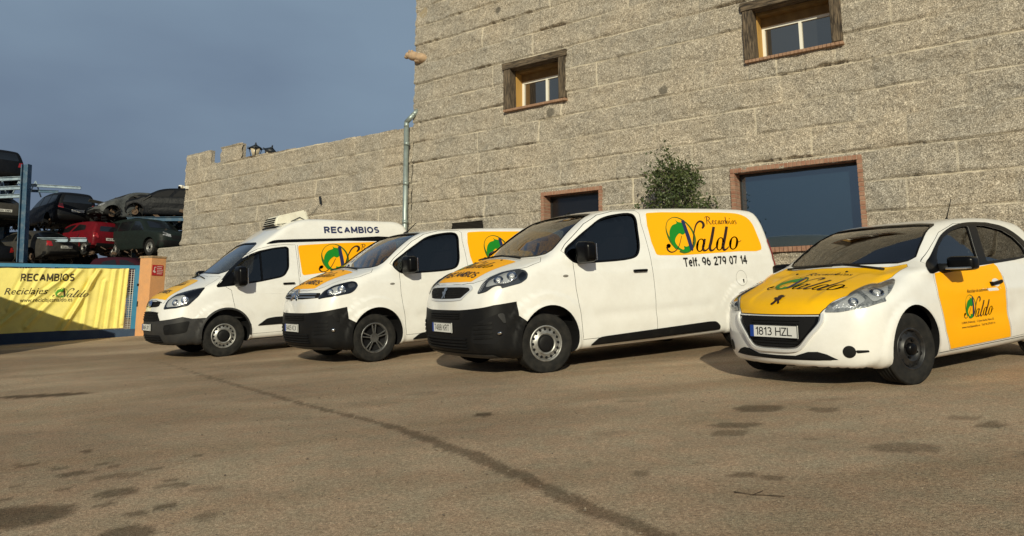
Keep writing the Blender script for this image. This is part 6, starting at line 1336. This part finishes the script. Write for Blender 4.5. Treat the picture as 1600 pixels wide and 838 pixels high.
def scrap_car(kind, loc, az, pm, label, wheels=(1, 1, 1, 1), plate_txt=None, glass=M_SCRAPGLASS, roll=0., pitch=0., red=M_RED, hub=M_RUST):
    body, wb, wr = SB[kind]; a = math.radians(az); f = Vector((math.sin(a), math.cos(a), 0)); l = Vector((-f.y, f.x, 0)); M = Matrix(((f.x, l.x, 0, loc[0]), (f.y, l.y, 0, loc[1]), (0, 0, 1, loc[2]), (0, 0, 0, 1))) @ Matrix.Rotation(roll, 4, 'X') @ Matrix.Rotation(pitch, 4, 'Y')
    t = tag(empty('scrap_car', mat=M), label, 'scrap car', 'scrap cars stacked on the racks behind the gate')
    if kind not in BODYM:
        V, F = nets(body, body.lo, body.hi, .075, body if kind in ('suv', 'sedan', 'hatch') else None); me = np_mesh('body', V, F)
        for x in (0, wb):
            th = np.linspace(0, 2 * np.pi, 24, endpoint=False); c = np.stack([x + (wr + .05) * np.cos(th), wr + .03 + (wr + .05) * np.sin(th)], -1)
            for q in ((.45, 1.4), (-1.4, -.45)): me = boolean(me, prism_mesh(c, *q, 'xz'), 'DIFFERENCE')
        set_normals(me, body, tol=.004 if kind in ('suv', 'sedan', 'hatch') else .05); BODYM[kind] = me
    me = BODYM[kind].copy(); link_mesh('body', me, [pm, M_DARK], t)
    for vw in (LEFT, RIGHT):
        for w in SIDEWIN[kind]: patch('side_window', body, rounded(w, .05, 2), vw, .006, glass, t, .2)
    patch('windshield', body, rounded(FRONTWIN[kind], .05, 2), FRONT, .006, glass, t, .2); patch('rear_window', body, rounded(REARWIN[kind], .05, 2), BACK, .006, glass, t, .2)
    for my in (1, -1):
        z = .95 if kind == 'suv' else .78
        patch('tail_light', body, [(.56 * my, z - .06), (.78 * my, z - .04), (.74 * my, z + .16), (.60 * my, z + .14)], BACK, .012, red, t, .2)
        patch('headlight', body, [(.40 * my, z - .20), (.72 * my, z - .12), (.66 * my, z + .02), (.42 * my, z - .08)], FRONT, .012, M_OLDLAMP, t, .2)
    zb = .62 if kind == 'suv' else .50
    for vw, s in ((BACK, 'rear_bumper'), (FRONT, 'front_bumper')): patch(s, body, [(-.82, zb - .24), (.82, zb - .24), (.82, zb), (-.82, zb)], vw, .02, M_PLAST, t, .2)
    if kind in ('suv', 'hatch', 'sedan'): patch('grille', body, [(-.36, zb + .06), (.36, zb + .06), (.42, zb + .22), (-.42, zb + .22)], FRONT, .012, M_DARK, t, .2)
    if plate_txt:
        x0 = float(body.side[:, 0].min()); o = patch('license_plate', body, [(-.26, zb + .12), (.26, zb + .12), (.26, zb + .23), (-.26, zb + .23)], BACK, .02, M_OLDPLATE, t, .2)
        V, F = fit_text(plate_txt, .42, .07, bold=.01); surf('plate_lettering', body, np.stack([.21 - V[:, 0], zb + .14 + V[:, 1]], -1), F, BACK[0], BACK[1], .024, M_BLACKV, o)
    pos = [(0, .74), (0, -.74), (wb, .74), (wb, -.74)]
    for (x, y), on in zip(pos, wheels):
        if on: 
            if kind + 'wheel' not in BODYM: BODYM[kind + 'wheel'] = tyre_rim(wr, wr * .64, 'slots', M_STEEL, t, x, y, wide=.18)
            else:
                w = copy_tree(BODYM[kind + 'wheel'], t); w.matrix_parent_inverse = Matrix(); w.location = (x, y, wr); w.rotation_euler = (0, 0, 0 if y > 0 else math.pi)
        else:
            mb = MB(); s = 1 if y > 0 else -1; mb.cyl((x, y - .05 * s, wr), (x, y + .03 * s, wr), .14, n=18); mb.cyl((x, y + .03 * s, wr), (x, y + .07 * s, wr), .06, n=12); mb.cyl((x, y - .3 * s, wr + .02), (x, y, wr), .035); mb.cyl((x - .05, y - .2 * s, wr + .4), (x, y - .1 * s, wr), .05); mb.done('hub', hub, t)
    return t
P_BLACK = scrap_paint('scrap_black', (.006, .007, .010)); P_GREY = scrap_paint('scrap_grey', (.040, .040, .038)); P_RED = scrap_paint('scrap_red', (.13, .004, .009)); P_GREEN = scrap_paint('scrap_dark_green', (.012, .018, .016)); P_SILVER = scrap_paint('scrap_silver', (.085, .09, .09)); P_WINE = scrap_paint('scrap_wine', (.035, .006, .012)); P_DUSTY = scrap_paint('scrap_dusty', (.050, .046, .040))
def rearloc(p, az, xr):
    a = math.radians(az); return (p[0] - xr * math.sin(a), p[1] - xr * math.cos(a), p[2])
scrap_car('suv', rearloc((-19.45, 33.0, 4.50), -49, -3.7), -49, P_BLACK, 'black scrap off-roader seen from behind, beside the big blue post', wheels=(1, 1, 0, 1), plate_txt='7020 KWC')
scrap_car('hatch', rearloc((-17.65, 32.6, 3.30), -62, -3.1), -62, P_RED, 'red scrap hatchback seen from behind', plate_txt='4417 FPB')
scrap_car('suv', (-14.85, 32.0, 3.20), 122, P_GREEN, 'dark green scrap off-roader facing right below the wheelless black car', plate_txt='2214 HJD')
scrap_car('hatch', (-17.25, 34.0, 5.00), -107, P_BLACK, 'black scrap hatchback without wheels, highest car next to the stone wall', wheels=(0, 0, 0, 0), glass=M_HOLE)
scrap_car('wreck', (-18.35, 33.2, 4.80), 218, P_SILVER, 'crushed silver scrap car between two black cars on the top row', wheels=(0, 1, 1, 0), glass=M_HOLE, roll=.06)
scrap_car('suv', rearloc((-22.3, 32.0, 6.30), -50, -3.7), -50, P_BLACK, 'black scrap car cut off by the left edge, highest of all', plate_txt=None)
scrap_car('sedan', rearloc((-21.35, 31.0, 4.40), -48, -3.7), -48, P_DUSTY, 'dusty grey scrap sedan with a plate left of the big blue post', plate_txt='1051 DBN')
scrap_car('sedan', rearloc((-21.6, 31.0, 2.62), -50, -3.7), -50, P_BLACK, 'black scrap sedan just above the left part of the gate')
scrap_car('wrecked_sedan', rearloc((-18.95, 31.6, 2.90), -66, -3.7), -66, P_DUSTY, 'flattened dusty scrap sedan under the black off-roader', wheels=(1, 0, 0, 1), plate_txt='5533 CKL', roll=-.05)
scrap_car('hatch', (-14.5, 31.0, 1.62), 100, P_WINE, 'wine red scrap car whose roof shows just behind the pillar')
scrap_car('wreck', (-18.6, 30.2, 1.38), 95, P_GREY, 'grey scrap car with an open front low behind the gate', wheels=(1, 1, 1, 1), glass=M_HOLE)
scrap_car('sedan', (-20.2, 38.2, 3.4), -100, P_BLACK, 'dark scrap sedan deep in the rack behind the black off-roader'); scrap_car('sedan', (-15.5, 38.0, 3.3), 80, P_GREY, 'grey scrap sedan deep in the rack behind the red hatchback', glass=M_HOLE)
for az, x, y, z, k, p, l in ((-95, -23.2, 38.5, 4.55, 'sedan', P_BLACK, 'dark scrap sedan in the back row, level with the post top arm'), (-85, -17.6, 38.8, 3.25, 'suv', P_BLACK, 'black scrap off-roader in the back row behind the red hatchback'), (-100, -12.9, 38.0, 3.2, 'suv', P_BLACK, 'black scrap off-roader in the back row next to the stone wall'),
   (88, -17.0, 36.6, 1.55, 'suv', P_BLACK, 'black scrap off-roader at ground level behind the gate'), (-92, -21.0, 36.0, 1.45, 'suv', P_GREEN, 'dark green scrap off-roader at ground level behind the left end of the gate'), (-93, -13.6, 33.8, 1.35, 'sedan', P_BLACK, 'black scrap sedan at ground level under the dark green off-roader'), (84, -21.5, 34.6, 2.75, 'hatch', P_BLACK, 'black scrap hatchback in the back row behind the big blue post'), (-90, -19.4, 38.0, 4.72, 'suv', P_BLACK, 'black scrap off-roader in the top back row, behind the crushed silver car')):
    scrap_car(k, (x + 1.3, y, z), az, p, l)
# torn trim, loose wiring and rust hanging from the wrecks
for _t in [o for o in bpy.data.objects if o.get('category') == 'scrap car']:
    rg = random.Random(len(_t['label']) * 13 + ord(_t['label'][8])); mb = MB()
    for _ in range(46):
        c = Vector((rg.uniform(-3.5, .75), rg.choice((-1, 1)) * rg.uniform(.45, .88), rg.uniform(-.06, .42))); d = Vector((rg.uniform(-.35, .35), rg.uniform(-.05, .05), rg.uniform(-.22, .12)))
        if rg.random() < .5: mb.cyl(c, c + d, rg.uniform(.008, .03), n=5)
        else: mb.box(c, (rg.uniform(.08, .4), rg.uniform(.02, .10), rg.uniform(.03, .14)), rot=Matrix.Rotation(rg.uniform(-.8, .8), 3, 'Y') @ Matrix.Rotation(rg.uniform(-.5, .5), 3, 'X'))
    for _ in range(7):                                             # bent panels and stripped seats left on the car
        c = Vector((rg.uniform(-2.6, .4), rg.uniform(-.8, .8), rg.uniform(.9, 1.12))); mb.box(c, (rg.uniform(.2, .8), rg.uniform(.02, .5), rg.uniform(.02, .10)), rot=Matrix.Rotation(rg.uniform(-.9, .9), 3, 'Y') @ Matrix.Rotation(rg.uniform(-.9, .9), 3, 'X'), mi=1)
    for _ in range(8): a_ = Vector((rg.uniform(-2.8, .6), rg.choice((-.86, .86)), rg.uniform(.2, .9))); mb.tube([a_, a_ + Vector((rg.uniform(-.3, .3), rg.uniform(-.05, .05), -.2)), a_ + Vector((rg.uniform(-.5, .5), 0, rg.uniform(-.6, -.3)))], .012, n=5, mi=1)
    tag(mb.done('torn_trim', [M_RUST if rg.random() < .6 else M_PLAST, rg.choice((M_PLAST, M_OLDLAMP, P_DUSTY))], _t), kind='stuff')
# steel rack
M_RACK = mat('rack_blue', (.02, .075, .14), .55, var=((.12, .16, .20), 4, .45, .75)); M_RACKPALE = mat('rack_pale', (.30, .38, .44), .6, var=((.14, .20, .26), 5, .4, .7))
rk = tag(empty('storage_rack', (0, 0, 0)), 'blue steel storage rack holding the scrap cars', 'rack')
def ibeam(name, a, b, w, m):
    a, b = Vector(a), Vector(b); d = b - a; R = d.to_track_quat('Z', 'Y').to_matrix(); L_ = d.length; mb = MB(); c = (a + b) / 2
    mb.box(c, (w * .14, w * .94, L_), rot=R); 
    for s in (-1, 1): mb.box(c + R @ Vector((0, s * w * .47, 0)), (w, w * .12, L_ - .004), rot=R)
    return mb.done(name, m, rk)
ibeam('post', (-19.92, 30.5, .2), (-20.30, 30.5, 6.95), .27, M_RACK); ibeam('post', (-22.85, 33.2, .2), (-22.85, 33.2, 7.2), .36, M_RACK); ibeam('post', (-17.9, 35.4, .2), (-17.9, 35.4, 5.0), .30, M_RACK); ibeam('post', (-15.6, 36.0, .2), (-15.6, 36.0, 6.0), .30, M_RACK)
ibeam('arm', (-20.4, 31.0, 6.16), (-18.35, 31.2, 6.06), .11, M_RACKPALE); ibeam('arm', (-20.4, 31.1, 5.93), (-19.3, 31.2, 5.90), .10, M_RACK)
for z0 in (6.45, 6.05, 5.70): ibeam('cross_beam', (-24.5, 31.8, z0), (-20.4, 30.8, z0 - .02), .15, M_RACKPALE)
mb = MB()
for k in range(5):
    x = -23.8 + k * .72; mb.cyl((x, 31.7, 5.72), (x + .36, 31.6, 6.43), .028, n=6); mb.cyl((x + .36, 31.6, 6.43), (x + .72, 31.5, 5.72), .028, n=6)
mb.done('brace', M_RACKPALE, rk)
for (a, b, w) in (((-24.5, 33.6, 4.25), (-16.5, 33.6, 4.62), .16), ((-24.5, 36.2, 4.25), (-13.5, 36.2, 4.75), .16), ((-18.8, 35.4, 4.92), (-13.5, 35.0, 4.94), .18), ((-17.2, 33.0, 4.92), (-13.5, 33.0, 4.94), .18), ((-24, 34.5, 2.5), (-13.0, 34.3, 3.02), .16), ((-24, 37.0, 2.6), (-13.0, 37.0, 3.0), .16)):
    ibeam('shelf_beam', a, b, w, M_RACK)
for (a, b) in (((-19.95, 31.2, 3.86), (-18.75, 31.3, 3.86)), ((-18.6, 31.25, 3.86), (-17.95, 31.3, 3.86)), ((-17.3, 34.9, 4.92), (-15.9, 34.9, 4.92))): ibeam('cross_beam', a, b, .17, M_RACKPALE)
for x in (-16.6, -15.4):
    mb = MB(); mb.cyl((x, 34.9, 4.35), (x + .8, 34.9, 5.0), .04, n=6); mb.cyl((x + .8, 34.88, 4.35), (x, 34.88, 5.0), .04, n=6); mb.done('brace', M_RACKPALE, rk)

# ---------------------------------------------------------------- potted tree by the wall, a twig on the ground
rng = np.random.default_rng(11); bx_, by_ = 2.93, 13.10; bz_ = float(gz(bx_, by_))
tr = tag(empty('potted_tree', (bx_, by_, bz_)), 'small leafy evergreen tree against the granite wall behind the van', 'tree')
mb = MB(); mb.lathe([(.0005, 0), (.20, 0), (.26, .40), (.29, .42), (.29, .46), (.25, .46), (.24, .40), (.0005, .40)], axis='z', n=24); mb.done('pot', mat('terracotta', (.36, .15, .08), .85), tr)
mb = MB(); tips = []
mb.cyl((0, 0, .38), (.02, .01, 1.2), .035, .028, n=8); mb.cyl((.02, .01, 1.2), (-.02, 0, 2.2), .028, .014, n=8); mb.cyl((-.02, 0, 2.2), (-.06, 0, 3.1), .014, .005, n=6)
for k in range(34):
    h = 1.15 + 1.8 * (k / 34) + rng.uniform(-.05, .05); a = k * 2.4 + rng.uniform(-.3, .3); R = np.interp(h, [1.1, 1.6, 2.1, 2.7, 3.15], [.60, .68, .60, .36, .12]) * rng.uniform(.55, 1.25)
    p0 = Vector((-.02, 0, h - .12)); p1 = Vector((R * math.cos(a) * .6, R * math.sin(a) * .6, h + .06)); p2 = Vector((R * math.cos(a), R * math.sin(a), h + rng.uniform(.02, .22))); mb.cyl(p0, p1, .010, .007, n=5); mb.cyl(p1, p2, .007, .003, n=5); tips += [(p1, .15, 58), (p2, .13, 62), ((p1 + p2) / 2, .15, 55)]
mb.done('trunk', mat('tree_bark', (.11, .085, .06), .9), tr)
V = []; F = []
for p, s, n in tips:
    for _ in range(n):
        c = np.array(p) + rng.normal(0, s * .70, 3); u = rng.normal(0, 1, 3); u[2] -= .5; u /= np.linalg.norm(u); w = np.cross(u, rng.normal(0, 1, 3)); w /= np.linalg.norm(w); Ln = rng.uniform(.045, .085); b = len(V); wd = Ln * .27; nrm = np.cross(u, w) * Ln * .12
        V += [c, c + u * Ln * .5 + w * wd + nrm, c + u * Ln, c + u * Ln * .5 - w * wd + nrm]; F.append((b, b + 1, b + 2, b + 3))
m_leaf = mat('leaf', (.034, .052, .015), .5, var=((.095, .115, .035), 3.5, .38, .68)); add('crown', V, F, m_leaf, tr)
mb = MB(); z = lambda x, y: float(gz(x, y)) + .008
q = [(1.09, 3.86), (1.16, 3.80), (1.23, 3.775), (1.30, 3.75)]; mb.tube([(x, y, z(x, y)) for x, y in q], .0035, n=5); mb.tube([(1.16, 3.80, z(1.16, 3.80)), (1.22, 3.82, z(1.2, 3.8) + .012)], .0025, n=5)
o = mb.done('twig', mat('dry_twig', (.06, .04, .025), .9), None); tag(o, 'thin dry twig lying on the dirt in front of the hatchback', 'twig')
